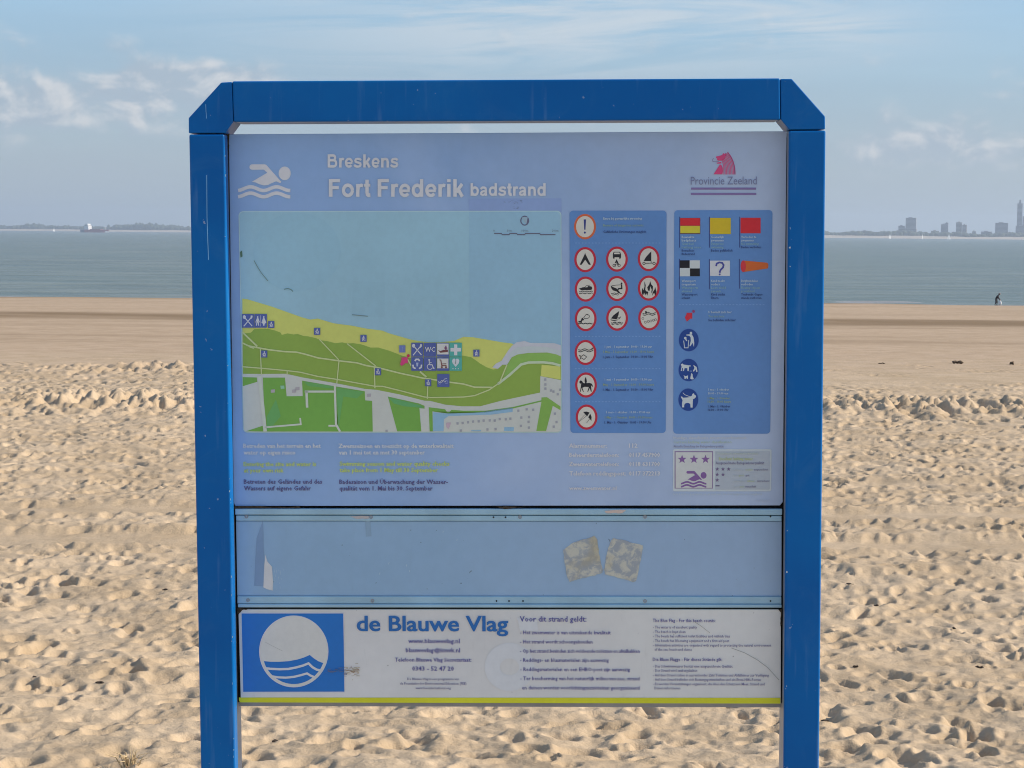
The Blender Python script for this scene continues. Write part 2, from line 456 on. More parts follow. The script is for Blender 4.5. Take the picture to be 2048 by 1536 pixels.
    for i in range(N2):
        R = L2[i] * 1.5
        j0, j1 = np.searchsorted(rows, (d[i] - R, d[i] + R))
        k0 = int((((cx[i] - R) / d[i]) - s[0]) / (s[1] - s[0])) + nb; k1 = int((((cx[i] + R) / d[i]) - s[0]) / (s[1] - s[0])) + nb + 2
        if j1 <= j0 or k1 <= k0: continue
        xx = X[j0:j1, k0:k1] - cx[i]; yy = Y[j0:j1, k0:k1] - d[i]
        c, sn = math.cos(a2[i]), math.sin(a2[i])
        r = np.sqrt(((xx * c + yy * sn) / L2[i]) ** 2 + ((-xx * sn + yy * c) / (L2[i] * 0.6)) ** 2)
        Z[j0:j1, k0:k1] -= rough[j0:j1, k0:k1] * dp[i] * (1 - sm(r, 0.3, 1.1))
    Z = Z + rough * 0.0075 * fbm(X * 10.0, Y * 10.0, 3, 8, 0.6) * (1 - sm(Y, 18, 30))
    # wheel tracks running along the beach
    for yc, wv, dpt in ((15.55, 0.27, 0.030), (17.2, 0.27, 0.028)):
        c0 = yc + 0.15 * fbm(X * 0.18, X * 0, 2, 70) + 0.012 * X
        t = 1 - sm(np.abs(Y - c0), wv, wv + 0.14)
        base = profile(Y) + 0.045 * fbm(X * 0.45, Y * 0.45, 2, 1) - dpt + 0.010 * fbm(X * 5, Y * 5, 2, 71)
        Z = Z * (1 - t * 0.96) + base * t * 0.96
        Z = Z + 0.02 * np.exp(-((np.abs(Y - c0) - wv - 0.16) / 0.09) ** 2)
    nr = len(rows)
    V = np.stack([X, Y, Z], -1).reshape(-1, 3).astype(np.float32)
    idx = (np.arange(nr - 1)[:, None] * nc + np.arange(nc - 1)[None, :]).ravel()
    F = np.stack([idx, idx + 1, idx + nc + 1, idx + nc], -1).astype(np.int32).ravel()
    me = bpy.data.meshes.new("beach")
    me.vertices.add(len(V)); me.vertices.foreach_set('co', V.ravel())
    me.loops.add(len(F)); me.loops.foreach_set('vertex_index', F)
    nf = len(F) // 4
    me.polygons.add(nf); me.polygons.foreach_set('loop_start', np.arange(nf, dtype=np.int32) * 4)
    me.polygons.foreach_set('use_smooth', np.ones(nf, dtype=bool))
    me.update(calc_edges=True); me.validate()
    me.materials.append(mat_sand())
    o = bpy.data.objects.new("beach", me); COL.objects.link(o)
    tag(o, kind='structure')
    return rows, X, Z


def sand_z(x, d):
    j = int(np.clip(np.searchsorted(B_rows, d), 0, len(B_rows) - 1))
    k = int(np.argmin(np.abs(B_X[j] - x)))
    return float(B_Z[j, k])


B_rows, B_X, B_Z = build_beach()


def build_water():
    ys = np.concatenate([np.geomspace(200, 9000, 60)]); xs = np.linspace(-1, 1, 41)
    v = [(x * 8000, y, SEA_Z) for y in ys for x in xs]
    f = [(j * 41 + i, j * 41 + i + 1, (j + 1) * 41 + i + 1, (j + 1) * 41 + i) for j in range(59) for i in range(40)]
    tag(mesh_obj("water", v, f, mat_water()), kind='structure')


build_water()

# photo pixel -> world direction, and to a point at distance y
def ray(px, py):
    return (CROT @ Vector(((px - 1024.0) / FPX, -(py - 768.0) / FPX, -1.0))).normalized()


def at(px, py, dist):
    r = ray(px, py); return CAM + r * (dist / r.y)


# ------------------------------------------------------------------ the sign
R_SIGN = Matrix.Rotation(rad(-1.374), 3, 'Z') @ Matrix.Rotation(rad(0.215), 3, 'X') @ Matrix.Rotation(rad(-0.667), 3, 'Y')
SIGN_O = CAM + R_SIGN @ Vector((-0.0967, 3.47, -1.79))
sign = bpy.data.objects.new("information_sign", None); COL.objects.link(sign)
sign.matrix_world = Matrix.Translation(SIGN_O) @ R_SIGN.to_4x4()
tag(sign, "blue framed beach information sign with map, pictograms and white lower board standing in the sand", "information sign")
R_INV = R_SIGN.transposed()
CAM_L = R_INV @ (CAM - SIGN_O)
PANEL_Y = 0.040


def P(px, py, y=PANEL_Y):
    """photo pixel -> sign-local point on the plane y (the sign's own flat surfaces)"""
    r = R_INV @ ray(px, py)
    t = (y - CAM_L.y) / r.y
    return Vector((CAM_L.x + r.x * t, y, CAM_L.z + r.z * t))


PXM = (P(1100, 700) - P(1000, 700)).x / 100.0     # metres per photo pixel on the boards


def plate(name, pts, y0, y1, mat, parent, bev=0.0, y_front=None):
    """flat solid whose outline is given in photo pixels"""
    pl = [P(a, b, y0) for a, b in pts]
    v, f = prism([(q.x, y0, q.z) for q in pl], [(q.x, y1, q.z) for q in pl])
    o = mesh_obj(name, v, f, mat, parent)
    if bev: bevel(o, bev)
    return o


def rounded(x0, y0, x1, y1, r, n=6, tl=None, tr=None, br=None, bl=None):
    """outline of a rounded (slightly skewed) rectangle: corners may be given exactly"""
    tl = tl or (x0, y0); tr = tr or (x1, y0); br = br or (x1, y1); bl = bl or (x0, y1)
    out = []
    for (cx, cy), (sx, sy), a0 in ((tl, (1, 1), 180), (tr, (-1, 1), 270), (br, (-1, -1), 0), (bl, (1, -1), 90)):
        for k in range(n + 1):
            a = rad(a0 + 90.0 * k / n)
            out.append((cx + sx * r + r * math.cos(a), cy + sy * r + r * math.sin(a)))
    return out


# frame: two posts with aluminium cores, blue covers, mitred corner pieces and a top beam
zb = -0.35
def post(side):
    if side < 0: ox, ix = P(377, 250, 0).x, P(449.8, 285, 0).x
    else: ox, ix = P(1651, 250, 0).x, P(1578.5, 285, 0).x
    ox2, ix2 = (P(402, 1536, 0).x, P(470, 1536, 0).x) if side < 0 else (P(1638.8, 1536, 0).x, P(1566.5, 1536, 0).x)
    ox = (ox + ox2) / 2; ix = (ix + ix2) / 2
    zt = (P(377, 267.5, 0).z if side < 0 else P(1651, 259.5, 0).z)
    cov = 0.034 if side < 0 else 0.013
    a, b = min(ox, ix), max(ox, ix)
    g1 = Geo()
    g1.box(a + (0.004 if side < 0 else 0.0015), b - (0.0015 if side < 0 else 0.004), cov, 0.085, zb, zt - 0.001)
    po = g1.make("post", M_ALU, sign); bevel(po, 0.002)
    g2 = Geo(); g2.box(a, b, 0.0, cov - 0.0006, zb, zt - 0.0012)
    c_ = g2.make("post_cover", M_BLUE, po); bevel(c_, 0.0035, 3)
    return a, b, zt


LP = post(-1); RP = post(1)


def frame_piece(name, pts, y0, y1, bev=0.003):
    pl = [P(a, b, 0) for a, b in pts]
    v, f = prism([(q.x, y0, q.z) for q in pl], [(q.x, y1, q.z) for q in pl])
    o = mesh_obj(name, v, f, M_BLUE, sign); bevel(o, bev, 3)
    return o


frame_piece("corner_piece", [(377, 266.3), (376.8, 236), (442, 164.8), (463.6, 163.6), (466.5, 243.5), (451, 264.5), (450, 266.2)], 0.001, 0.084)
frame_piece("corner_piece", [(1650.6, 258.6), (1650.4, 232.5), (1584, 157.6), (1561, 157.6), (1562, 239), (1577.5, 257.5), (1578.5, 259.2)], 0.001, 0.084)
frame_piece("top_beam", [(464.3, 162.3), (1560, 156.4), (1561, 239.6), (467.3, 244)], 0.0, 0.085)

# boards
def board(name, pts, mat, y0=PANEL_Y, y1=PANEL_Y + 0.006, r=None):
    return plate(name, pts, y0, y1, mat, sign, 0.0008)


M_UP = mat_panel("upper_board_print", (112, 138, 190), (143, 154, 186), dirt=0.0)
M_MID = mat_panel("middle_board_film", (117, 143, 176), (122, 141, 172), dirt=0.06)
M_LOW = mat_panel("lower_board_print", (181, 181, 180), (178, 178, 178), dirt=0.10)
upper = board("upper_board", [(457.5, 268.5), (1573, 262.5), (1573.3, 280), (1565.5, 1004), (1560, 1011), (471, 1012), (467.5, 1006)], M_UP)
middle = board("middle_board", [(472, 1042.5), (1563.5, 1043), (1563, 1192), (474.5, 1191.5)], M_MID, PANEL_Y + 0.002, PANEL_Y + 0.008)
lower = board("lower_board", [(480, 1218.8), (1558, 1219), (1562, 1224), (1561.5, 1407.5), (481.5, 1405), (476.8, 1225)], M_LOW)
# black rubber joints behind the boards' edges
jg = Geo()
def joint_strip(px0, px1, py0, py1, y=PANEL_Y + 0.009):
    a = P(px0, py0, y); b = P(px1, py1, y)
    jg.box(min(a.x, b.x), max(a.x, b.x), y, y + 0.004, min(a.z, b.z), max(a.z, b.z))
joint_strip(446, 486, 275, 1404); joint_strip(1556, 1584, 275, 1406, PANEL_Y + 0.0093)
joint_strip(470, 1566, 1006, 1024, PANEL_Y + 0.0096); joint_strip(474, 1563, 1210, 1224, PANEL_Y + 0.0099)
jg.make("joint", M_JOINT, sign)
# back sheet and cross rails behind
bgm = Geo()
q0 = P(470, 300, 0.06); q1 = P(1560, 1400, 0.06)
bgm.box(q0.x, q1.x, 0.056, 0.060, q1.z, q0.z)
bgm.make("back_sheet", M_BACK, sign)
for yy_ in (420, 980, 1370):
    cg = Geo(); a = P(462, yy_, 0.06); b = P(1570, yy_ + 45, 0.06)
    cg.box(a.x, b.x, 0.0605, 0.082, b.z, a.z); cg.make("cross_rail", M_ALU, sign)


def rail(pts_list, screws, holes):
    """aluminium clamping rail made of two stepped strips, with screws"""
    gg_ = Geo()
    for (x0, y0, x1, y1), yf, yb in pts_list:
        pl = [P(x0, y0, yf), P(x1, y0 + 0.6, yf), P(x1, y1 + 0.6, yf), P(x0, y1, yf)]
        v, f = prism([(q.x, yf, q.z) for q in pl], [(q.x, yb, q.z) for q in pl]); gg_.add(v, f)
    ro = gg_.make("clamp_rail", M_ALUD, sign); bevel(ro, 0.0012)
    yf = pts_list[-1][1]
    for sx_, sy_ in screws:
        c0 = P(sx_, sy_, yf)
        sg = Geo(); n = 10
        ring = lambda r, yy: [(c0.x + r * math.cos(2 * math.pi * k / n), yy, c0.z + r * math.sin(2 * math.pi * k / n)) for k in range(n)]
        v = ring(0.0036, yf + 0.001) + ring(0.0036, yf - 0.0012) + ring(0.0016, yf - 0.0012) + ring(0.0014, yf + 0.0004)
        f = [(a * n + k, a * n + (k + 1) % n, (a + 1) * n + (k + 1) % n, (a + 1) * n + k) for a in range(3) for k in range(n)]
        sg.add(v, f); sg.add([v[3 * n + k] for k in range(n)], [tuple(range(n))], 1)
        sg.make("screw", [M_ALU, M_JOINT], ro)
    for hx, hy in holes:
        c0 = P(hx, hy, yf - 0.0004)
        mesh_obj("screw_hole", [(c0.x + 0.0017 * math.cos(2 * math.pi * k / 10), yf - 0.0004, c0.z + 0.0017 * math.sin(2 * math.pi * k / 10)) for k in range(10)], [tuple(range(10))], M_JOINT, ro)
    return ro


rail_top = rail([((470, 1017.6, 1564.5, 1029.5), PANEL_Y - 0.004, PANEL_Y + 0.008), ((472, 1031.0, 1563.5, 1041.8), PANEL_Y - 0.001, PANEL_Y + 0.0075)],
     [(742, 1034), (1040, 1034), (1290, 1033.5), (493, 1033)], [(987, 1034.5), (1011, 1034.5), (1541, 1033)])
rail_low = rail([((475.5, 1208.6, 1563.5, 1215.0), PANEL_Y - 0.004, PANEL_Y + 0.008), ((474.5, 1192.6, 1563, 1207.4), PANEL_Y - 0.001, PANEL_Y + 0.0075)],
     [(496, 1200), (745, 1201.5), (1290, 1202)], [(993, 1202), (1018, 1202), (1046, 1202), (1541, 1202)])

# -------- flat print on the boards
LAY = 0.00022


class Print:
    """flat printed shapes, written in photo pixels, laid on a board as thin film"""
    def __init__(s, name, parent, base=0, tf=(0, 0, 1.0), y=PANEL_Y):
        s.name, s.parent, s.base, s.tf, s.y = name, parent, base, tf, y
        s.v = []; s.f = []; s.mi = []; s.mats = []; s.map = None
    def _m(s, c):
        m = ink(*c) if isinstance(c, tuple) else c
        if m not in s.mats: s.mats.append(m)
        return s.mats.index(m)
    def poly(s, pts, c, lay=0):
        y = s.y - 0.0004 - (s.base + lay) * LAY
        o = len(s.v)
        for a, b in pts:
            q = P(*(s.map(a, b) if s.map else (s.tf[0] + a / s.tf[2], s.tf[1] + b / s.tf[2])), y); s.v.append((q.x, y, q.z))
        s.f.append(tuple(range(o, o + len(pts)))); s.mi.append(s._m(c)); return s
    def rect(s, x0, y0, x1, y1, c, lay=0): return s.poly([(x0, y0), (x1, y0), (x1, y1), (x0, y1)], c, lay)
    def ell(s, cx, cy, rx, ry, c, lay=0, n=28, a0=0, a1=360):
        full = (a1 - a0) >= 360
        k = n if full else n + 1
        return s.poly([(cx + rx * math.cos(rad(a0 + (a1 - a0) * i / n)), cy + ry * math.sin(rad(a0 + (a1 - a0) * i / n))) for i in range(k)], c, lay)
    def line(s, pts, w, c, lay=0):
        L, R_ = [], []
        n = len(pts)
        for i, (x, y) in enumerate(pts):
            ax, ay = pts[max(i - 1, 0)]; bx, by = pts[min(i + 1, n - 1)]
            d1 = (x - ax, y - ay); d2 = (bx - x, by - y)
            if i == 0: d1 = d2
            if i == n - 1: d2 = d1
            l1 = math.hypot(*d1) or 1; l2 = math.hypot(*d2) or 1
            tx, ty = d1[0] / l1 + d2[0] / l2, d1[1] / l1 + d2[1] / l2
            tl = math.hypot(tx, ty) or 1; tx /= tl; ty /= tl
            co = max(0.45, abs(tx * d2[0] / l2 + ty * d2[1] / l2))
            h = w / 2 / co
            L.append((x - ty * h, y + tx * h)); R_.append((x + ty * h, y - tx * h))
        for i in range(n - 1):
            s.poly([L[i], L[i + 1], R_[i + 1], R_[i]], c, lay)
        return s
    def ring(s, cx, cy, rx, ry, w, c, lay=0, n=32, a0=0, a1=360):
        for i in range(n):
            t0, t1 = rad(a0 + (a1 - a0) * i / n), rad(a0 + (a1 - a0) * (i + 1) / n)
            s.poly([(cx + rx * math.cos(t0), cy + ry * math.sin(t0)), (cx + rx * math.cos(t1), cy + ry * math.sin(t1)),
                    (cx + (rx - w) * math.cos(t1), cy + (ry - w) * math.sin(t1)), (cx + (rx - w) * math.cos(t0), cy + (ry - w) * math.sin(t0))], c, lay)
        return s
    def wave(s, x0, x1, y, amp, per, w, c, lay=0, ph=0.0, n=24):
        return s.line([(x0 + (x1 - x0) * i / n, y - amp * math.cos(2 * math.pi * (x0 + (x1 - x0) * i / n - ph) / per)) for i in range(n + 1)], w, c, lay)
    def done(s, label=None):
        o = mesh_obj(s.name, s.v, s.f, s.mats, s.parent, False, s.mi)
        if label: o['label'] = label
        return o


TEXTQ = []


def text(parent, lines, cap, c, bold=0.0, base=6, y=PANEL_Y, label=None, name="lettering"):
    """lines: (string, x_left, y_baseline, x_right) in photo pixels; cap = capital height in pixels"""
    TEXTQ.append((parent, lines, cap, c, bold, base, y, label, name))


def flush_text():
    tmp = []
    for item in TEXTQ:
        for ln in item[1]:
            cu = bpy.data.curves.new("t", 'FONT'); cu.body = ln[0]; cu.size = 1.0; cu.resolution_u = 3 if item[2] > 12 else 1
            cu.offset = min(item[4] * 0.55, 0.012); cu.fill_mode = 'FRONT'
            o = bpy.data.objects.new("t", cu); COL.objects.link(o); tmp.append(o)
    ref = bpy.data.curves.new("t", 'FONT'); ref.body = "H"; ro = bpy.data.objects.new("t", ref); COL.objects.link(ro)
    bpy.context.view_layer.update()
    dg = bpy.context.evaluated_depsgraph_get()
    def arr(o):
        me = bpy.data.meshes.new_from_object(o.evaluated_get(dg))
        a = np.empty(len(me.vertices) * 3, np.float32); me.vertices.foreach_get('co', a)
        f = [tuple(p.vertices) for p in me.polygons]
        bpy.data.meshes.remove(me)
        return a.reshape(-1, 3), f
    capH = arr(ro)[0][:, 1].max()
    i = 0
    for parent, lines, cap, c, bold, base, y, label, name in TEXTQ:
        V = []; F = []
        yy = y - 0.0004 - base * LAY
        for s_, x0, yb, x1 in lines:
            a, f = arr(tmp[i]); i += 1
            if not len(a): continue
            w = a[:, 0].max() - a[:, 0].min()
            p0 = P(x0, yb, yy); p1 = P(x1, yb, yy)
            sx_ = (p1.x - p0.x) / w; sz_ = cap * PXM / capH
            dxs = max(0.0, bold) * (1.6 if cap > 10 else 1.1) * cap * PXM
            sx_ = (p1.x - p0.x - dxs) / w
            if dxs > 0:
                for kk_ in (1, 2) if cap > 20 else (1,):
                    o = len(V); sh = dxs * (kk_ / (2.0 if cap > 20 else 1.0)); yk = yy - kk_ * LAY * 0.4
                    V += [(vx, yk, vz) for vx, vz in zip((p0.x + sh + (a[:, 0] - a[:, 0].min()) * sx_).tolist(), (p0.z + a[:, 1] * sz_).tolist())]
                    F += [tuple(k + o for k in q) for q in f]
            o = len(V)
            V += [((vx), yy, vz) for vx, vz in zip((p0.x + (a[:, 0] - a[:, 0].min()) * sx_).tolist(), (p0.z + a[:, 1] * sz_).tolist())]
            F += [tuple(k + o for k in q) for q in f]
        ob = mesh_obj(name, V, F, ink(*c), parent)
        if label: ob['label'] = label
        if len(lines) > 1: ob['kind'] = 'stuff'
    for o in tmp + [ro]:
        cu = o.data; bpy.data.objects.remove(o); bpy.data.curves.remove(cu)


WHITE = (180, 184, 194); YEL = (150, 165, 105); NAVY = (52, 52, 92); DPUR = (74, 70, 112); BLK = (28, 28, 34); RED = (158, 34, 54)
PALE = (158, 170, 188); RINGW = (176, 168, 166)

# swimmer
p = Print("swimmer_symbol", upper, 2, (360, 140, 5.12))
def swimmer(p, c, lay=0, ox=0, oy=0, k=1.0, waves=True):
    t = lambda pts: [(ox + x * k, oy + y * k) for x, y in pts]
    p.poly(t([(735, 965), (868, 965), (885, 972), (1037, 1145), (1028, 1158), (985, 1140), (935, 1160), (900, 1178), (860, 1182), (815, 1170), (770, 1150), (735, 1145), (893, 1052), (858, 1020), (735, 1022), (716, 1012), (710, 994), (716, 974)]), c, lay)
    p.ell(ox + 1072 * k, oy + 1058 * k, 62 * k, 70 * k, c, lay)
    if waves:
        for yc in (1215, 1279):
            pts = [(595 + 535 * i / 28, yc - 19 * math.cos(2 * math.pi * (595 + 535 * i / 28 - 722) / 267)) for i in range(29)]
            p.line(t(pts), 36 * k, c, lay)
swimmer(p, WHITE); p.done()


def arc_pts(cx, cy, rx, ry, a0, a1, n=16): return [(cx + rx * math.cos(rad(a0 + (a1 - a0) * i / n)), cy + ry * math.sin(rad(a0 + (a1 - a0) * i / n))) for i in range(n + 1)]


# bold grotesque letters drawn as strokes: (advance, [(stroke width, points), ...]) with capitals 716 high
GLYPH = {
    'B': (722, [(144, [(145, 0), (145, 716)]), (122, [(145, 655)] + arc_pts(400, 526, 128, 129, 90, -90, 10) + [(145, 397)]), (124, [(145, 397)] + arc_pts(430, 229, 166, 167, 90, -90, 10) + [(145, 62)])]),
    'F': (611, [(146, [(146, 0), (146, 716)]), (122, [(146, 655), (572, 655)]), (120, [(146, 372), (512, 372)])]),
    'r': (389, [(138, [(136, 0), (136, 519)]), (118, [(150, 270), (165, 380), (215, 445), (290, 468), (372, 448)])]),
    'e': (556, [(120, arc_pts(282, 259, 190, 208, -38, -352, 26)), (98, [(100, 240), (500, 240)])]),
    's': (556, [(116, [(470, 380), (430, 440), (350, 468), (250, 466), (160, 440), (118, 380), (140, 318), (230, 284), (340, 258), (430, 222), (452, 150), (405, 80), (300, 50), (190, 56), (105, 90), (62, 158)])]),
    'k': (556, [(138, [(136, 0), (136, 716)]), (128, [(190, 190), (455, 519)]), (132, [(278, 300), (468, 0)])]),
    'n': (611, [(138, [(136, 0), (136, 519)]), (124, [(136, 300), (170, 400), (250, 458), (350, 462), (440, 420), (470, 330)]), (138, [(472, 0), (472, 345)])]),
    'o': (611, [(130, arc_pts(305, 259, 198, 208, 0, 360, 30))]),
    't': (333, [(136, [(162, 690), (162, 170), (178, 95), (225, 62), (312, 66)]), (104, [(22, 466), (312, 466)])]),
    'd': (611, [(126, arc_pts(282, 259, 182, 206, 0, 360, 28)), (138, [(474, 0), (474, 716)])]),
    'b': (611, [(126, arc_pts(330, 259, 182, 206, 0, 360, 28)), (138, [(136, 0), (136, 716)])]),
    'i': (278, [(138, [(140, 0), (140, 519)]), (138, [(140, 592), (140, 716)])]),
    'a': (556, [(118, [(100, 360), (135, 432), (215, 466), (320, 462), (390, 415), (402, 330)]), (132, [(404, 345), (406, 110), (440, 0)]), (112, [(395, 282), (270, 258), (165, 225), (105, 165), (120, 85), (205, 50), (310, 72), (395, 160)])]),
    ' ': (240, []),
}


def title(s_, x0, yb, x1, cap):
    w = sum(GLYPH[ch][0] for ch in s_) - 110.0
    q = Print("lettering", upper, 6)
    pen = -70.0
    for ch in s_:
        adv, strokes = GLYPH[ch]
        for i, (sw, pts) in enumerate(strokes):
            q.map = (lambda a, b, pen=pen: (x0 + (a + pen) * (x1 - x0) / w, yb - b * cap / 716.0))
            q.line(pts, sw * 1.13, WHITE, i * 0.3)
        pen += adv
    return q.done()


title("Breskens", 655.5, 335, 796.5, 26.5)
title("Fort Frederik", 658, 393.5, 927, 35.5)
title("badstrand", 941.5, 391.5, 1092, 25.5)

# province emblem
PINK = (172, 58, 106); PUR = (106, 90, 136)
p = Print("emblem", upper, 2, (1350, 290, 10.24))
p.poly([(840, 235), (900, 225), (965, 205), (990, 165), (1015, 185), (1045, 160), (1060, 200), (1035, 235), (1010, 290), (975, 320), (905, 322), (855, 308), (870, 285), (842, 265)], PINK)
p.poly([(845, 365), (905, 352), (940, 345), (955, 372), (925, 382), (870, 382)], PINK)
p.poly([(920, 395), (950, 410), (975, 470), (982, 540), (970, 600), (790, 600)], PINK)
p.line([(790, 270), (770, 300), (775, 340), (850, 342), (900, 332)], 10, (110, 92, 130))
for i in range(9):
    t = i / 8.0
    x0, y0 = 965 + 110 * t, 330 - 180 * t
    xe = 1000 + 228 * t
    xm, ym = xe - 22 + 14 * t, 420 - 60 * t
    pts = [((1 - k) ** 2 * x0 + 2 * k * (1 - k) * (xe + 2) + k * k * xe, (1 - k) ** 2 * y0 + 2 * k * (1 - k) * (ym - 40) + k * k * 603) for k in [j / 10 for j in range(11)]]
    p.line(pts, 15 if i < 8 else 22, (178, 74, 118) if i < 8 else (150, 60, 105))
p.rect(328, 872, 1660, 915, PUR); p.rect(325, 980, 1665, 1024, PUR)
p.done("pink maned lion emblem above two purple bars")
text(upper, [("Provincie Zeeland", 1381.5, 369.3, 1513.5)], 15.5, (100, 104, 138), -0.004)

# old sticker residue above the map
p = Print("sticker_residue", upper, 0)
p.poly([(937, 397.5), (1123, 396.5), (1123, 424), (938, 424)], (116, 134, 178))
p.done()
p = Print("sticker_residue", upper, 2, (900, 380, 4.517))
random.seed(5)
for i in range(26):
    x = 485 + random.random() * 160; y = 92 + random.random() * 18
    if random.random() < 0.3: x = 560 + random.random() * 50; y = 110 + random.random() * 60
    p.rect(x, y, x + 4 + random.random() * 14, y + 2 + random.random() * 5, (104, 116, 150), i % 3)
p.done()['kind'] = 'stuff'

# ---------------- map
SEA = (127, 158, 180); SEA2 = (122, 153, 179); BEACH = (169, 174, 96); DUNE = (117, 140, 66); FIELD = (97, 140, 66); ROAD = (164, 184, 130)
LAND = (165, 166, 168); ROADW = (168, 176, 168); LILAC = (160, 158, 172); POND = (118, 150, 180); TEAL = (84, 140, 96)
Z8 = lambda pts: [(460 + x / 5.12, 580 + y / 5.12) for x, y in pts]
ZB = lambda pts: [(760 + x / 5.389, 640 + y / 5.389) for x, y in pts]
p = Print("map_print", upper, 1)
mo = rounded(0, 0, 0, 0, 9, 6, (477, 422.5), (1122.8, 421.5), (1124, 865.5), (485.8, 865.2))
mi = rounded(0, 0, 0, 0, 8, 6, (478.8, 424.2), (1121.2, 423.2), (1122.3, 863.6), (487.4, 863.4))
p.poly(mo, (150, 172, 186), 0)
p.poly(mi, SEA, 1)
p.poly([(938, 424), (1113, 424), (1120.6, 431), (1121.6, 700), (940, 690)], SEA2, 2)
# faint outlines of old stickers on the sea
p.ell(594, 504, 88, 79, (124, 156, 179), 2, 40)
p.poly([(706, 562), (770, 565), (769, 634), (703, 632)], (125, 156, 178), 2)
shore = Z8([(126, 88), (170, 92), (430, 170), (640, 245), (740, 280), (820, 302), (900, 292), (1060, 340), (1250, 365), (1400, 395), (1560, 415), (1620, 440), (1741, 475)]) + \
        ZB([(330, 210), (430, 228), (520, 240), (640, 240), (800, 225), (900, 180), (1000, 185), (1150, 210), (1320, 240), (1420, 252), (1500, 300), (1950, 300)])
bl = rounded(0, 0, 0, 0, 8, 6, (478.8, 424.2), (1121.2, 423.2), (1122.3, 863.6), (487.4, 863.4))
low_corner = bl[14:]                      # bottom right, bottom left arcs
p.poly(shore + [(1122.0, 720)] + low_corner + [(485, 700)], BEACH, 3)
dune = Z8([(134, 446), (170, 442), (215, 437), (250, 400), (390, 398), (460, 415), (515, 435), (530, 460), (590, 445), (650, 456), (690, 450), (750, 470), (800, 475), (885, 495), (930, 515), (1000, 525), (1080, 545), (1150, 537), (1200, 548), (1260, 545), (1340, 556), (1440, 590), (1520, 590), (1640, 625), (1741, 665)]) + \
       ZB([(300, 405), (420, 420), (600, 405), (800, 388), (890, 384), (980, 400), (1040, 440), (1080, 470), (1150, 510), (1220, 535), (1270, 525), (1320, 480), (1400, 420), (1950, 420)])
p.poly(dune + [(1122.0, 760)] + low_corner + [(486, 720)], DUNE, 4)
p.poly(ZB([(1210, 512), (1250, 470), (1310, 440), (1380, 330), (1420, 280), (1470, 240), (1560, 226), (1620, 246), (1880, 250), (1950, 272), (1950, 392), (1900, 370), (1800, 350), (1600, 355), (1480, 372), (1420, 402), (1370, 482), (1320, 482), (1270, 527)]), (162, 162, 176), 5)
p.poly(ZB([(1400, 352), (1480, 290), (1620, 282), (1800, 290), (1945, 330), (1948, 392), (1900, 370), (1800, 350), (1600, 355), (1480, 372), (1420, 402), (1385, 450)]), (158, 164, 172), 6)
p.poly(ZB([(1420, 405), (1480, 375), (1600, 357), (1800, 352), (1900, 372), (1950, 394), (1950, 480), (1860, 452), (1600, 442), (1520, 470), (1400, 575), (1330, 620), (1370, 500)]), (116, 150, 78), 5)
# built-up land along the foot of the map
land = Z8([(128, 858), (330, 860), (570, 858), (640, 872), (740, 895), (1070, 952), (1380, 1012), (1500, 1022), (1741, 1070)]) + \
       ZB([(480, 870), (540, 872), (700, 912), (880, 930), (1080, 930), (1300, 872), (1725, 782), (1728, 605), (1950, 648)])
p.poly(land + low_corner, LAND, 5)
def fields(pts, c=FIELD, lay=6): p.poly(pts, c, lay)
fields(Z8([(130, 892), (275, 896), (280, 940), (132, 985)]))
fields(Z8([(335, 897), (563, 897), (580, 1088), (745, 1086), (738, 928), (1068, 985), (1120, 1449), (362, 1449)]))
fields(Z8([(165, 1446), (335, 1390), (345, 1449)]))
fields(Z8([(1086, 988), (1380, 1037), (1385, 1130), (1455, 1135), (1462, 1449), (1132, 1449), (1092, 1375)]))
fields(ZB([(85, 825), (420, 900), (480, 925), (480, 955), (425, 950), (445, 1200), (185, 1200)]))
fields(ZB([(525, 940), (700, 962), (735, 1008), (770, 968), (900, 978), (1140, 978), (1430, 938), (1740, 865), (1740, 880), (1430, 955), (1150, 995), (900, 1000), (565, 985), (570, 1200), (535, 1200)]))
fields(ZB([(1740, 835), (1800, 832), (1945, 932), (1945, 972), (1862, 925), (1790, 1196), (1685, 1196), (1740, 880)]), (110, 145, 72))
fields(ZB([(570, 992), (720, 1008), (1000, 1002), (1430, 945), (1430, 990), (1200, 1020), (740, 1035), (690, 1070), (685, 1200), (572, 1200)]), POND)
fields(ZB([(1340, 1155), (1445, 1155), (1440, 1198), (1335, 1198)]), POND); fields(ZB([(985, 1188), (1090, 1186), (1090, 1200), (985, 1200)]), POND)
fields(ZB([(1742, 482), (1945, 500), (1947, 642), (1732, 604)]), BEACH)
for a in ([(375, 1300), (380, 1440), (430, 1400), (520, 1290), (470, 1120)], [(760, 940), (1060, 985), (1060, 1010), (800, 985)], [(1090, 1000), (1370, 1045), (1300, 1110), (1160, 1090), (1110, 1420)]):
    p.poly(Z8(a), (88, 140, 84), 7)
p.poly(ZB([(95, 835), (440, 920), (470, 948), (260, 930), (150, 900)]), (84, 140, 92), 7)
def road(pts, w, c=ROAD, lay=8): p.line(pts, w, c, lay)
road(Z8([(122, 540), (190, 572), (280, 590), (400, 612), (560, 631), (680, 636), (780, 660), (900, 695), (1110, 724), (1300, 746), (1400, 775), (1500, 791), (1741, 852)]) + ZB([(460, 626), (600, 646), (750, 670), (900, 690), (1020, 724), (1210, 726)]), 3.0)
road(Z8([(122, 785), (330, 802), (580, 825), (720, 842), (900, 885), (1100, 916), (1480, 985), (1560, 986), (1741, 1030)]) + ZB([(480, 830), (560, 836), (900, 830), (1020, 815), (1180, 752), (1280, 682)]), 2.4)
road(ZB([(1270, 690), (1400, 590), (1520, 480), (1600, 458), (1760, 456), (1860, 467), (1945, 492)]), 5.0, (160, 178, 150))
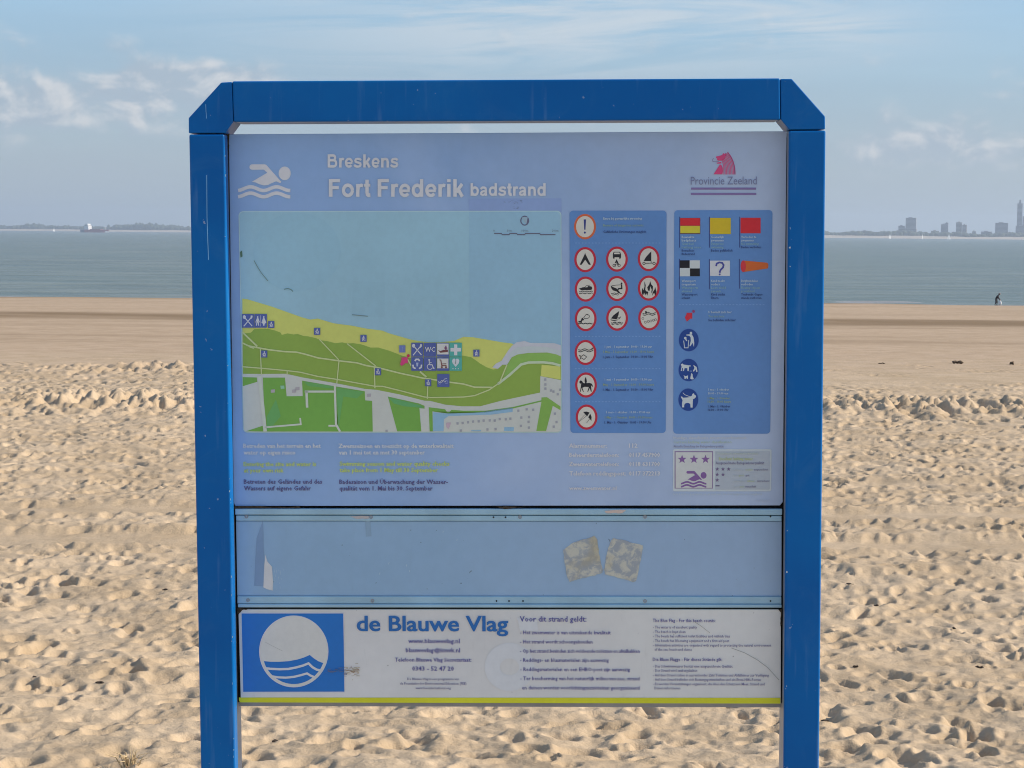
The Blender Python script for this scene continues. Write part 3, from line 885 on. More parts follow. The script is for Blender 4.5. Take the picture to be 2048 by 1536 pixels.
for pts, w in (([(125, 430), (280, 578)], 3.4), ([(310, 592), (322, 868)], 2.2), ([(915, 505), (1115, 716)], 2.2), ([(1116, 726), (1094, 955)], 2.2), ([(1200, 550), (1492, 778)], 2.2), ([(1478, 792), (1484, 1005)], 2.4), ([(200, 585), (245, 598)], 2.0), ([(585, 825), (585, 868)], 2.0)):
    road(Z8(pts), w, ROAD, 9)
for pts, w in (([(295, 420), (335, 490)], 2.6), ([(430, 555), (500, 615)], 3.5), ([(515, 700), (510, 850)], 2.4), ([(1368, 482), (1290, 672)], 2.6)):
    road(ZB(pts), w, ROAD, 9)
for pts, w in (([(765, 1040), (1065, 1040)], 4.2), ([(783, 1035), (790, 1205)], 5.0), ([(1073, 965), (1085, 1375), (1127, 1449)], 4.2), ([(360, 1406), (725, 1375), (718, 1310)], 3.4), ([(1008, 1390), (1085, 1390)], 3.6), ([(300, 880), (335, 1200), (360, 1449)], 7.0)):
    road(Z8(pts), w, ROADW, 8)
for hx, hy in [(835, 1115), (890, 1110), (948, 1102), (1002, 1095), (1063, 1092), (1116, 1085), (1182, 1082), (1236, 1084), (1290, 1068), (1355, 1070), (1404, 1064), (1490, 978), (1580, 962), (1650, 968), (1522, 1052), (1605, 1046), (1600, 1098), (1518, 1142), (1604, 1160), (1157, 1180), (1245, 1176), (1780, 642), (1782, 695), (1782, 740), (1842, 760), (1868, 772), (1915, 800), (1885, 1010), (1902, 1100), (1872, 1150), (870, 1192), (70, 1196), (1940, 752)]:
    p.poly(ZB([(hx - 12, hy - 12), (hx + 12, hy - 14), (hx + 13, hy + 12), (hx - 10, hy + 14)]), (134, 134, 146), 7)
for hx, hy in [(690, 1010), (655, 1035), (438, 1035), (1422, 1078)]:
    p.poly(Z8([(hx - 20, hy - 14), (hx + 22, hy - 18), (hx + 22, hy + 14), (hx - 20, hy + 18)]), (146, 140, 150), 7)
p.poly(ZB([(712, 1108), (765, 1104), (755, 1140), (738, 1178), (712, 1150)]), (160, 140, 158), 7)
p.poly(Z8([(515, 980), (555, 978), (558, 1010), (520, 1015)]), (120, 160, 140), 7)
# scratches on the map
p.line([(508, 521), (514, 532), (522, 545), (536, 562)], 1.4, (96, 116, 116), 8)
p.line([(568, 578.5), (576, 577), (582, 579), (586, 583)], 1.6, (86, 108, 110), 8)
p.line([(704, 629.5), (720, 631), (736, 632.5)], 1.5, (96, 112, 118), 8)
p.poly([(480, 504), (484, 501), (485, 513), (481, 515)], (70, 96, 84), 8)
p.done("printed beach map with sea, dunes, roads and fields")

# compass and scale bar
p = Print("compass", upper, 5, (900, 380, 4.517))
p.ring(675, 277, 40, 45, 10, (84, 84, 112), 0, 28)
p.poly([(648, 248), (702, 244), (690, 308)], (128, 148, 168), 1); p.poly([(700, 250), (712, 290), (690, 308)], (84, 84, 112), 1)
p.done()
p = Print("scale_bar", upper, 5, (900, 380, 4.517))
for a_, b_, y_ in ((398, 470, 393), (466, 540, 403), (536, 608, 393), (604, 680, 403), (676, 816, 393), (812, 953, 403)): p.rect(a_, y_ - 5, b_, y_ + 5, (84, 84, 106), 0 if y_ < 400 else 1)
p.done()
text(upper, [("0", 986.5, 463.5, 989.5), ("50m", 1014, 463.5, 1024), ("100m", 1043.5, 463.5, 1056.5), ("200m", 1104, 463.5, 1117)], 4.2, (98, 104, 122), 0.0, 7, name="scale_lettering")

# pictogram tiles on the map
NB = (70, 82, 140)
def tile(x0, y0, x1, y1, c, draw=None, label=None, tf=ZB):
    q = Print("map_icon", upper, 11)
    def F(pts): return tf(pts)
    q.poly(F([(x0, y0), (x1, y0), (x1, y1), (x0, y1)]), c, 0)
    if draw: draw(q, lambda pts: F([(x0 + a * (x1 - x0), y0 + b * (y1 - y0)) for a, b in pts]))
    return q.done(label)
def circ(F, cx, cy, rx, ry, n=14): return F([(cx + rx * math.cos(2 * math.pi * k / n), cy + ry * math.sin(2 * math.pi * k / n)) for k in range(n)])
W2 = (172, 176, 196)
def d_cut(q, F):
    q.line(F([(0.25, 0.28), (0.85, 0.88)]), 2.0, W2, 1); q.line(F([(0.80, 0.22), (0.15, 0.9)]), 2.0, W2, 1)
    q.poly(circ(F, 0.2, 0.22, 0.13, 0.14), W2, 2); q.poly(F([(0.70, 0.30), (0.74, 0.1), (0.9, 0.12), (0.86, 0.3), (0.74, 0.38)]), W2, 2)
def d_wcpeople(q, F):
    q.line(F([(0.5, 0.1), (0.5, 0.9)]), 0.6, W2, 1)
    q.poly(circ(F, 0.26, 0.22, 0.06, 0.07), W2, 1); q.poly(F([(0.2, 0.3), (0.32, 0.3), (0.44, 0.6), (0.4, 0.62), (0.33, 0.48), (0.38, 0.85), (0.31, 0.85), (0.26, 0.6), (0.2, 0.85), (0.13, 0.85), (0.19, 0.48), (0.12, 0.62), (0.08, 0.6)]), W2, 1)
    q.poly(circ(F, 0.75, 0.22, 0.06, 0.07), W2, 1); q.poly(F([(0.69, 0.3), (0.81, 0.3), (0.95, 0.62), (0.82, 0.72), (0.8, 0.85), (0.7, 0.85), (0.68, 0.72), (0.56, 0.62)]), W2, 1)
def d_walk(q, F):
    q.poly(circ(F, 0.52, 0.2, 0.1, 0.1), W2, 1); q.line(F([(0.55, 0.3), (0.45, 0.55), (0.3, 0.85)]), 1.5, W2, 1); q.line(F([(0.45, 0.55), (0.62, 0.85)]), 1.4, W2, 1)
    q.line(F([(0.55, 0.32), (0.3, 0.45), (0.28, 0.62)]), 1.1, W2, 1); q.line(F([(0.55, 0.32), (0.72, 0.5), (0.76, 0.85)]), 1.0, W2, 1)
def d_faint(q, F): q.line(F([(0.4, 0.3), (0.55, 0.25), (0.6, 0.8)]), 1.2, (110, 122, 168), 1)
def d_nap(q, F):
    q.line(F([(0.3, 0.28), (0.4, 0.16), (0.6, 0.16), (0.7, 0.28)]), 3.2, W2, 1); q.poly(F([(0.4, 0.4), (0.6, 0.4), (0.56, 0.68), (0.44, 0.68)]), (140, 148, 186), 1)
    q.line(F([(0.14, 0.55), (0.17, 0.75), (0.36, 0.84)]), 3.0, W2, 1); q.line(F([(0.86, 0.55), (0.83, 0.75), (0.64, 0.84)]), 3.0, W2, 1)
def d_wheel(q, F):
    q.poly(circ(F, 0.44, 0.2, 0.07, 0.07), W2, 1); q.line(F([(0.44, 0.26), (0.46, 0.55), (0.68, 0.56), (0.8, 0.82), (0.88, 0.8)]), 1.8, W2, 1); q.line(F([(0.45, 0.4), (0.64, 0.4)]), 1.3, W2, 1)
    pts = [(0.5 + 0.22 * math.cos(rad(a)), 0.7 + 0.2 * math.sin(rad(a))) for a in range(20, 261, 20)]; q.line(F(pts), 1.3, W2, 1)
def d_swim2(q, F):
    q.poly(F([(0.1, 0.52), (0.3, 0.6), (0.55, 0.52), (0.92, 0.5), (0.9, 0.66), (0.3, 0.72)]), (96, 60, 66), 1); q.poly(F([(0.62, 0.34), (0.86, 0.34), (0.86, 0.42), (0.62, 0.42)]), (120, 60, 90), 1); q.poly(F([(0.7, 0.22), (0.79, 0.22), (0.79, 0.54), (0.7, 0.54)]), (96, 60, 100), 2)
def d_trolley(q, F):
    q.line(F([(0.24, 0.18), (0.34, 0.22), (0.42, 0.62), (0.8, 0.6)]), 1.9, (104, 66, 66), 1); q.poly(circ(F, 0.42, 0.74, 0.08, 0.08), (104, 66, 66), 1); q.poly(circ(F, 0.76, 0.74, 0.08, 0.08), (104, 66, 66), 1); q.line(F([(0.42, 0.5), (0.78, 0.48)]), 1.4, (104, 66, 66), 1)
def d_cross(q, F): q.poly(F([(0.37, 0.12), (0.63, 0.12), (0.63, 0.37), (0.92, 0.37), (0.92, 0.63), (0.63, 0.63), (0.63, 0.9), (0.37, 0.9), (0.37, 0.63), (0.08, 0.63), (0.08, 0.37), (0.37, 0.37)]), (176, 190, 186), 1)
def d_heart(q, F):
    q.poly(F([(0.5, 0.72), (0.26, 0.46), (0.2, 0.28), (0.28, 0.12), (0.42, 0.1), (0.5, 0.2), (0.58, 0.1), (0.72, 0.12), (0.8, 0.28), (0.74, 0.46)]), (170, 186, 184), 1); q.line(F([(0.52, 0.2), (0.48, 0.5)]), 1.2, (96, 110, 110), 2)
    for k in (0.28, 0.5, 0.72): q.poly(circ(F, k, 0.85, 0.05, 0.04, 8), (170, 186, 184), 1)
def d_bike(q, F):
    q.poly(circ(F, 0.2, 0.7, 0.12, 0.11), (118, 126, 176), 1); q.poly(circ(F, 0.2, 0.7, 0.08, 0.07), NB, 2)
    q.poly(circ(F, 0.75, 0.62, 0.15, 0.14), (118, 126, 176), 1); q.poly(circ(F, 0.75, 0.62, 0.11, 0.1), NB, 2)
    q.line(F([(0.2, 0.7), (0.35, 0.5), (0.6, 0.55), (0.75, 0.62)]), 1.0, W2, 3); q.line(F([(0.35, 0.68), (0.6, 0.38), (0.8, 0.35)]), 1.0, W2, 3); q.line(F([(0.1, 0.55), (0.2, 0.7)]), 1.0, W2, 3)
tile(122, 246, 245, 386, NB, d_cut, None, Z8); tile(250, 246, 378, 386, NB, d_wcpeople, None, Z8)
for x, y in ((390, 318), (860, 388), (1335, 460), (1483, 802), (318, 620)): tile(x, y, x + 64, y + 71, NB, d_walk, None, Z8)
tile(207, 273, 273, 350, (92, 104, 158), d_faint)
for x, y in ((1006, 320), (486, 640)): tile(x, y, x + 66, y + 74, NB, d_walk)
tile(337, 245, 466, 395, NB, d_cut); tile(472, 245, 604, 395, NB); tile(337, 401, 466, 547, NB, d_nap); tile(472, 401, 604, 547, NB, d_wheel)
tile(610, 245, 744, 395, NB, lambda q, F: (q.poly(F([(0.05, 0.06), (0.95, 0.06), (0.95, 0.84), (0.05, 0.84)]), (176, 174, 176), 1), d_swim2(Shift(q), F)))if False else None
class Shift:
    def __init__(s, q): s.q = q
    def poly(s, a, c, lay=0): s.q.poly(a, c, lay + 2)
    def line(s, a, w, c, lay=0): s.q.line(a, w, c, lay + 2)
tile(610, 245, 744, 395, NB, lambda q, F: (q.poly(F([(0.04, 0.06), (0.96, 0.06), (0.96, 0.84), (0.04, 0.84)]), (176, 174, 176), 1), d_swim2(Shift(q), F)))
tile(610, 401, 744, 547, NB, lambda q, F: (q.poly(F([(0.05, 0.1), (0.95, 0.1), (0.95, 0.82), (0.05, 0.82)]), (176, 172, 172), 1), d_trolley(Shift(q), F)))
tile(749, 245, 882, 395, (70, 140, 138), d_cross); tile(749, 401, 882, 547, (70, 140, 138), d_heart)
tile(617, 582, 748, 722, NB, d_bike)
text(upper, [("WC", 850, 703.5, 870)], 9.5, W2, 0.02, 14)
# "you are here" arrows
def here(p, c, c2):
    p.poly([(190, 1440), (215, 1390), (205, 1380), (285, 1378), (285, 1465), (270, 1450), (215, 1492)], c); p.ell(302, 1362, 18, 18, c2)
p = Print("you_are_here_arrow", upper, 12, (760, 640, 5.389))
p.poly([(215, 480), (235, 420), (225, 405), (298, 400), (300, 470), (280, 462), (235, 495)], (176, 56, 108)); p.ell(305, 385, 15, 17, (160, 40, 76)); p.done()

# ---------------- prohibition column
BLUE1 = (78, 112, 166); BLUE2 = (80, 114, 168)
p = Print("rules_box", upper, 1)
p.poly(rounded(0, 0, 0, 0, 7, 6, (1139, 421.5), (1333, 421.2), (1331.5, 866), (1140.8, 866)), BLUE1); p.done()
p = Print("flags_box", upper, 1)
p.poly(rounded(0, 0, 0, 0, 7, 6, (1348.5, 420.5), (1545, 420.2), (1540.5, 867.5), (1346.5, 867.5)), BLUE2); p.done()
p = Print("divider_dots", upper, 2)
for yy_ in (486, 672.5, 737.5, 803.5):
    for k in range(26): p.rect(1150 + k * 6.7, yy_ - 0.7, 1153.4 + k * 6.7, yy_ + 0.7, (108, 136, 182))
for k in range(26): p.rect(1358 + k * 6.7, 608.8, 1361.4 + k * 6.7, 610, (108, 136, 182))
p.done()['kind'] = 'stuff'
Z4 = (1130, 410, 6.677); Z5 = (1130, 620, 5.909)
def nosign(cx, cy, draw, rx=21.8, ry=25.2, ring=RED, w=4.6, label=None):
    q = Print("prohibition_sign", upper, 2)
    q.ell(cx, cy, rx, ry, ring, 0, 40); q.ell(cx, cy, rx - w, ry - w, RINGW, 1, 40)
    def pl(tf, pts, c=BLK, lay=2): q.poly([(tf[0] + a / tf[2], tf[1] + b / tf[2]) for a, b in pts], c, lay)
    def ln(tf, pts, w_, c=BLK, lay=2): q.line([(tf[0] + a / tf[2], tf[1] + b / tf[2]) for a, b in pts], w_ / tf[2], c, lay)
    def el_(tf, x, y, r1, r2, c=BLK, lay=2): q.ell(tf[0] + x / tf[2], tf[1] + y / tf[2], r1 / tf[2], r2 / tf[2], c, lay, 16)
    def rg(tf, x, y, r, w_, c=BLK, lay=2): q.ring(tf[0] + x / tf[2], tf[1] + y / tf[2], r / tf[2], r / tf[2], w_ / tf[2], c, lay, 16)
    draw(pl, ln, el_, rg); return q.done(label)
nosign(1170, 453.3, lambda pl, ln, el, rg: (pl(Z4, [(250, 192), (280, 192), (273, 330), (257, 330)], (40, 48, 110)), el(Z4, 265, 368, 13, 14, (40, 48, 110))), 22, 25.4, (178, 84, 56), 4.2, "orange ringed sign with exclamation mark")
nosign(1170.4, 519.3, lambda pl, ln, el, rg: pl(Z4, [(270, 640), (276, 660), (345, 798), (318, 798), (270, 730), (222, 798), (196, 798), (262, 660)]), label="red ringed sign with tent")
def car(pl, ln, el, rg):
    pl(Z4, [(650, 625), (735, 625), (748, 660), (748, 700), (738, 718), (726, 718), (724, 698), (662, 698), (660, 718), (648, 718), (640, 700), (638, 660)]); pl(Z4, [(660, 634), (727, 634), (734, 656), (652, 656)], RINGW, 3)
    el(Z4, 688, 738, 9, 10); pl(Z4, [(680, 745), (700, 745), (718, 785), (705, 792), (690, 770), (668, 778), (666, 766)]); rg(Z4, 657, 808, 21, 7); rg(Z4, 722, 808, 21, 7); ln(Z4, [(657, 806), (690, 785), (722, 806)], 8)
nosign(1233.8, 518.2, car, label="red ringed sign with car and motorcycle")
nosign(1297.3, 517.3, lambda pl, ln, el, rg: (pl(Z4, [(1152, 618), (1152, 750), (1050, 748), (1085, 690)]), rg(Z4, 1055, 780, 20, 8), rg(Z4, 1190, 780, 20, 8), ln(Z4, [(1075, 778), (1170, 776)], 9), ln(Z4, [(1150, 750), (1150, 778)], 8)), label="red ringed sign with land yacht")
def waves(ln, tf, x0, x1, y, amp, per, w, n=14): ln(tf, [(x0 + (x1 - x0) * i / n, y + amp * math.sin(2 * math.pi * (x1 - x0) * i / n / per)) for i in range(n + 1)], w)
nosign(1171.2, 578.2, lambda pl, ln, el, rg: (pl(Z4, [(185, 1115), (230, 1105), (300, 1098), (312, 1080), (355, 1090), (365, 1110), (352, 1135), (215, 1138)]), ln(Z4, [(225, 1105), (268, 1098), (285, 1075), (335, 1070)], 6), waves(ln, Z4, 190, 370, 1155, 6, 60, 9), waves(ln, Z4, 190, 370, 1180, 6, 60, 9)), label="red ringed sign with motor boat")
nosign(1234, 577, lambda pl, ln, el, rg: (pl(Z4, [(612, 1075), (640, 1095), (690, 1115), (740, 1175), (720, 1180), (690, 1155), (640, 1140), (618, 1110)]), el(Z4, 755, 1047, 12, 12), ln(Z4, [(755, 1060), (758, 1115), (715, 1118), (700, 1145)], 17), ln(Z4, [(625, 1078), (680, 1070), (745, 1066)], 7), waves(ln, Z4, 615, 760, 1180, 6, 60, 8), waves(ln, Z4, 625, 720, 1198, 5, 60, 7)), label="red ringed sign with jet ski")
nosign(1297.5, 576.2, lambda pl, ln, el, rg: (pl(Z4, [(1060, 1020), (1078, 1070), (1072, 1130), (1090, 1165), (1070, 1210), (1058, 1170), (1040, 1215), (1025, 1170), (1030, 1105), (1048, 1140), (1062, 1090)]), pl(Z4, [(1138, 1015), (1152, 1060), (1175, 1085), (1170, 1150), (1150, 1180), (1158, 1130), (1140, 1085), (1128, 1150), (1108, 1140), (1098, 1100), (1125, 1060)]), pl(Z4, [(1205, 1095), (1222, 1160), (1205, 1215), (1190, 1170), (1165, 1210), (1170, 1165), (1195, 1130)]), pl(Z4, [(1088, 1150), (1112, 1160), (1100, 1210), (1085, 1180)])), label="red ringed sign with flames")
nosign(1171.4, 637.3, lambda pl, ln, el, rg: (ln(Z5, [(255, 48), (285, 62), (290, 82), (270, 100), (230, 100), (220, 92), (250, 52), (285, 62)], 6), el(Z5, 205, 102, 10, 10), pl(Z5, [(195, 105), (225, 108), (225, 118), (200, 128), (198, 150), (160, 148), (158, 132), (185, 128)]), waves(ln, Z5, 155, 325, 160, 5, 50, 10)), label="red ringed sign with kite surfer")
nosign(1234.2, 636.3, lambda pl, ln, el, rg: (pl(Z5, [(640, 12), (632, 60), (610, 112), (545, 100), (570, 65)]), ln(Z5, [(610, 92), (645, 92), (662, 78)], 6), ln(Z5, [(615, 108), (642, 104), (655, 85)], 6), pl(Z5, [(535, 112), (580, 118), (625, 128), (600, 132), (550, 124)]), waves(ln, Z5, 545, 685, 150, 6, 56, 9), waves(ln, Z5, 550, 670, 167, 5, 56, 7)), label="red ringed sign with windsurfer")
def algae(pl, ln, el, rg):
    waves(ln, Z5, 918, 1072, 38, 8, 90, 8); waves(ln, Z5, 920, 1072, 55, 8, 90, 8); pl(Z5, [(945, 15), (962, 12), (975, 35), (950, 38)])
    for x, y in ((920, 100), (950, 145), (985, 135), (1015, 130), (1045, 122), (1070, 115)): rg(Z5, x, y, 15, 5, (90, 80, 86))
nosign(1298.2, 635.8, algae, label="red ringed sign with swimmer above rocks")
nosign(1171, 705, lambda pl, ln, el, rg: (waves(ln, Z5, 158, 335, 467, 8, 100, 9), waves(ln, Z5, 158, 335, 487, 8, 100, 9), pl(Z5, [(310, 462), (322, 440), (332, 464)]), ln(Z5, [(170, 535), (195, 548), (220, 528), (256, 555), (225, 586), (195, 565), (175, 582), (185, 558), (170, 535)], 7)), label="red ringed sign with fish under waves")
nosign(1172, 770, lambda pl, ln, el, rg: (pl(Z5, [(168, 850), (182, 832), (200, 838), (215, 862), (235, 866), (290, 862), (318, 872), (332, 905), (322, 905), (308, 890), (310, 915), (316, 965), (306, 965), (292, 922), (272, 968), (264, 965), (282, 910), (230, 908), (205, 920), (222, 965), (214, 968), (192, 918), (186, 968), (178, 962), (188, 905), (192, 865), (178, 872)]), el(Z5, 244, 806, 9, 9), pl(Z5, [(234, 815), (254, 815), (258, 850), (252, 868), (246, 890), (238, 865), (232, 845)])), label="red ringed sign with horse rider")
nosign(1173.2, 834.2, lambda pl, ln, el, rg: (pl(Z5, [(215, 1205), (255, 1200), (290, 1212), (262, 1258)]), pl(Z5, [(298, 1225), (314, 1262), (312, 1310), (275, 1268)]), ln(Z5, [(258, 1250), (165, 1320)], 4), ln(Z5, [(290, 1290), (255, 1335)], 4), ln(Z5, [(240, 1232), (165, 1310)], 3)), label="red ringed sign with parasol")
LT = (160, 178, 206); YT = (146, 160, 112); DT = (40, 56, 104)
text(upper, [("Extra bij gevaarlijke stroming", 1206.5, 439.3, 1283.5)], 4.6, LT, 0.012)
text(upper, [("Beware of dangerous currents", 1206.5, 452.8, 1287)], 4.6, (120, 142, 128), 0.012)
text(upper, [("Gefährliche Strömungen möglich", 1206.5, 466.0, 1292)], 4.8, DT, 0.014)
for yb, a, b, c in ((695.6, "1 juni - 1 september  10.00 - 19.00 uur", "1 May - 1 September  10.00 - 19.00 hours", "1. Juni - 1. September  10.00 - 19.00 Uhr"), (761.2, "1 mei - 1 september  10.00 - 19.00 uur", "May - 1 September  10.00 - 19.00 hours", "1. Mai - 1. September  10.00 - 19.00 Uhr"), (826.6, "1 mei - 1 oktober  10.00 - 19.00 uur", "1 May - 1 October  10.00 - 19.00 hours", "1. Mai - 1. Oktober  10.00 - 19.00 Uhr")):
    o_ = 3 if yb > 800 else 0
    text(upper, [(a, 1209.5 + o_, yb, 1304 - o_)], 4.6, LT, 0.012)
    text(upper, [(b, 1206.5 + o_, yb + 10.3, 1308 - o_)], 4.6, (126, 142, 118), 0.012)
    text(upper, [(c, 1206 + o_, yb + 20.6, 1306 - o_)], 4.8, DT, 0.014)

# ---------------- flags column
Z6 = (1340, 410, 6.4)
def flag(x, ytop, ybot, draw, label):
    q = Print("flag_symbol", upper, 2, Z6)
    q.rect(x - 6, ytop, x + 5, ybot, (44, 58, 110), 0); draw(q); return q.done(label)
FR = (178, 34, 44); FY = (178, 148, 34)
flag(124, 150, 545, lambda q: (q.rect(130, 165, 388, 372, (90, 70, 70), 1), q.rect(132, 167, 385, 264, FR, 2), q.rect(132, 268, 383, 358, (198, 162, 50), 2)), "red over yellow flag")
flag(505, 150, 545, lambda q: q.rect(512, 165, 778, 372, FY, 1), "plain yellow flag")
flag(893, 150, 545, lambda q: q.rect(903, 163, 1160, 362, FR, 1), "plain red flag")
flag(121, 690, 1080, lambda q: (q.rect(126, 708, 382, 912, (166, 170, 178), 1), q.rect(126, 708, 252, 806, (22, 22, 28), 2), q.rect(256, 812, 382, 912, (22, 22, 28), 2)), "black and white quartered flag")
flag(504, 690, 1080, lambda q: q.rect(512, 712, 767, 908, (172, 176, 182), 1), "white flag with question mark")
p = Print("question_mark", upper, 5, Z6)
p.line([(590, 782), (598, 750), (632, 735), (668, 741), (686, 768), (678, 800), (652, 826), (639, 850), (637, 868)], 22, (62, 64, 132), 0); p.ell(636, 888, 12, 12, (62, 64, 132), 0, 14); p.done()
def sock(q):
    q.poly([(935, 710), (1240, 738), (1256, 750), (1260, 785), (1250, 812), (935, 858)], (186, 84, 40), 1); q.ell(938, 784, 34, 74, (190, 46, 56), 2)
flag(888, 690, 1070, sock, "orange windsock")
def fl_text(x, y0, L, w):
    for i, (s_, c) in enumerate(L): 
        yb = 410 + (y0 + i * 43.5) / 6.4
        text(upper, [(s_, 1340 + x / 6.4, yb, 1340 + (x + w[i]) / 6.4)], 4.5, {'w': LT, 'y': (116, 146, 158), 'd': DT}[c], 0.012)
fl_text(150, 423, [("Bewaakte", 'w'), ("badplaats", 'w'), ("Guarded", 'y'), ("bathing area", 'y'), ("Bewachter", 'd'), ("Badestrand", 'd')], [160, 185, 150, 245, 160, 165])
fl_text(525, 423, [("Gevaarlijk", 'w'), ("zwemmen", 'w'), ("Dangerous", 'y'), ("swimming", 'y'), ("Baden gefährlich", 'd')], [165, 165, 160, 160, 275])
fl_text(910, 423, [("Verboden te", 'w'), ("zwemmen", 'w'), ("No swimming", 'y'), ("Baden verboten", 'd')], [195, 165, 225, 255])
fl_text(148, 985, [("Watersport", 'w'), ("toegestaan", 'w'), ("Watersports", 'y'), ("allowed", 'y'), ("Wassersport", 'd'), ("erlaubt", 'd')], [180, 180, 210, 130, 205, 110])
fl_text(525, 985, [("Kind zoekt", 'w'), ("ouders", 'w'), ("Lost child", 'y'), ("parents", 'y'), ("Kind sucht", 'd'), ("Eltern", 'd')], [175, 112, 190, 130, 180, 95])
fl_text(910, 985, [("Drijfmiddelen", 'w'), ("verboden", 'w'), ("Floating objects", 'y'), ("prohibited", 'y'), ("Treibende Gegen-", 'd'), ("stände verboten", 'd')], [215, 150, 240, 170, 280, 260])
p = Print("you_are_here_arrow", upper, 3, Z6); here(p, (184, 40, 58), (132, 52, 96)); p.done()
text(upper, [("U bevindt zich hier", 1416.5, 626.3, 1463.5)], 4.6, LT, 0.012)
text(upper, [("You are here", 1416.5, 634.6, 1448.5)], 4.6, (122, 146, 140), 0.012)
text(upper, [("Sie befinden sich hier", 1416.5, 642.5, 1471.5)], 4.8, DT, 0.014)
Z7 = (1340, 600, 5.486)
WD = (166, 178, 206); DISC = (26, 56, 122)
def disc(cy, cx, draw, label):
    q = Print("mandatory_sign", upper, 2, Z7); q.ell(cx, cy, 112, 126, (70, 98, 158), 0, 40); q.ell(cx, cy, 108, 122, DISC, 1, 40); draw(q); return q.done(label)
disc(440, 206, lambda q: (q.ell(230, 363, 14, 15, WD, 2), q.poly([(178, 380), (215, 376), (240, 378), (258, 410), (266, 470), (262, 515), (248, 470), (222, 508), (214, 505), (228, 450), (226, 410), (212, 392), (178, 388)], WD, 2), q.line([(150, 445), (160, 525), (198, 525), (206, 440)], 8, WD, 2), q.ell(168, 418, 14, 14, WD, 2), q.poly([(165, 430), (178, 428), (190, 445), (178, 452)], WD, 3)), "blue disc with person using litter bin")
disc(768, 203, lambda q: (q.poly([(118, 708), (135, 696), (150, 708), (195, 715), (225, 718), (228, 728), (210, 730), (204, 780), (192, 780), (190, 748), (160, 748), (152, 780), (140, 780), (142, 742), (130, 752), (128, 780), (118, 778), (128, 730)], WD, 2), q.poly([(255, 712), (272, 722), (292, 735), (302, 785), (288, 792), (282, 760), (262, 785), (250, 782), (268, 745)], WD, 2), q.poly([(148, 822), (165, 835), (190, 832), (198, 822), (196, 865), (186, 868), (180, 850), (168, 868), (160, 868), (158, 842)], WD, 2), q.poly([(235, 800), (248, 815), (250, 840), (262, 868), (240, 872), (222, 862), (228, 830)], WD, 2), q.rect(215, 776, 240, 783, (120, 140, 186), 2)), "blue disc with dogs and horse")
disc(1094, 201, lambda q: (q.poly([(118, 1062), (132, 1058), (142, 1072), (185, 1070), (215, 1066), (240, 1050), (246, 1030), (262, 1022), (268, 1038), (285, 1050), (284, 1066), (270, 1080), (252, 1088), (250, 1110), (248, 1180), (226, 1180), (222, 1140), (200, 1128), (172, 1132), (156, 1150), (155, 1178), (132, 1178), (132, 1135), (138, 1100), (128, 1080)], WD, 2), q.line([(142, 1018), (160, 1038), (210, 1058), (235, 1062)], 6, WD, 2)), "blue disc with dog on lead")
text(upper, [("1 mei - 1 oktober", 1416.5, 781.2, 1458), ("10.00 - 19.00 uur", 1416.5, 788.8, 1457)], 4.4, LT, 0.012)
text(upper, [("1 May - 1 October", 1415.5, 798.4, 1460), ("10.00 - 19.00 hours", 1415.5, 805.4, 1462)], 4.4, (130, 146, 112), 0.014)
text(upper, [("1. Mai - 1. Oktober", 1416.0, 815, 1460.5), ("10.00 - 19.00 Uhr", 1416, 822, 1457)], 4.6, DT, 0.014)

# ---------------- texts below the map
text(upper, [("Betreden van het terrein en het", 486.5, 895.8, 641.5), ("water op eigen risico", 487, 909, 591)], 8.6, (170, 183, 210), 0.055)
text(upper, [("Entering the site and water is", 487, 932.3, 632.5), ("at your own risk", 487.5, 944.8, 567.5)], 8.6, (156, 168, 96), 0.055)
text(upper, [("Betreten des Geländes und des", 487.5, 967.6, 644.5), ("Wassers auf eigene Gefahr", 488, 980.8, 622)], 8.8, DPUR, 0.03)
text(upper, [("Zwemseizoen en toezicht op de waterkwaliteit", 677, 896, 907.5), ("van 1 mei tot en met 30 september", 677.5, 909, 850)], 8.6, (170, 183, 210), 0.055)
text(upper, [("Swimming season and water quality checks", 679, 931.5, 899), ("take place from 1 May till 30 September", 679, 944.3, 876)], 8.6, (156, 168, 96), 0.055)
text(upper, [("Badesaison und Überwachung der Wasser-", 678.5, 968, 896), ("qualität vom 1. Mai bis 30. September", 678.5, 981, 865.5)], 8.8, DPUR, 0.03)
GT = (180, 190, 208)
text(upper, [("Alarmnummer:", 1138, 895.4, 1214), ("112", 1258, 895.4, 1275)], 8.6, GT, 0.05)
text(upper, [("Beheerderstelefoon:", 1138, 913.8, 1238), ("0117 457900", 1257.5, 913.8, 1320)], 8.4, GT, 0.05)
text(upper, [("Zwemwatertelefoon:", 1138, 932.0, 1238), ("0118 631700", 1257.5, 932, 1320)], 8.4, GT, 0.05)
text(upper, [("Telefoon reddingspost:", 1138.5, 950.8, 1252), ("0117 372213", 1257.5, 950.8, 1320)], 8.4, GT, 0.05)
text(upper, [("www.zwemwater.nl", 1138, 979.6, 1233)], 7.4, (176, 188, 206), 0.045)

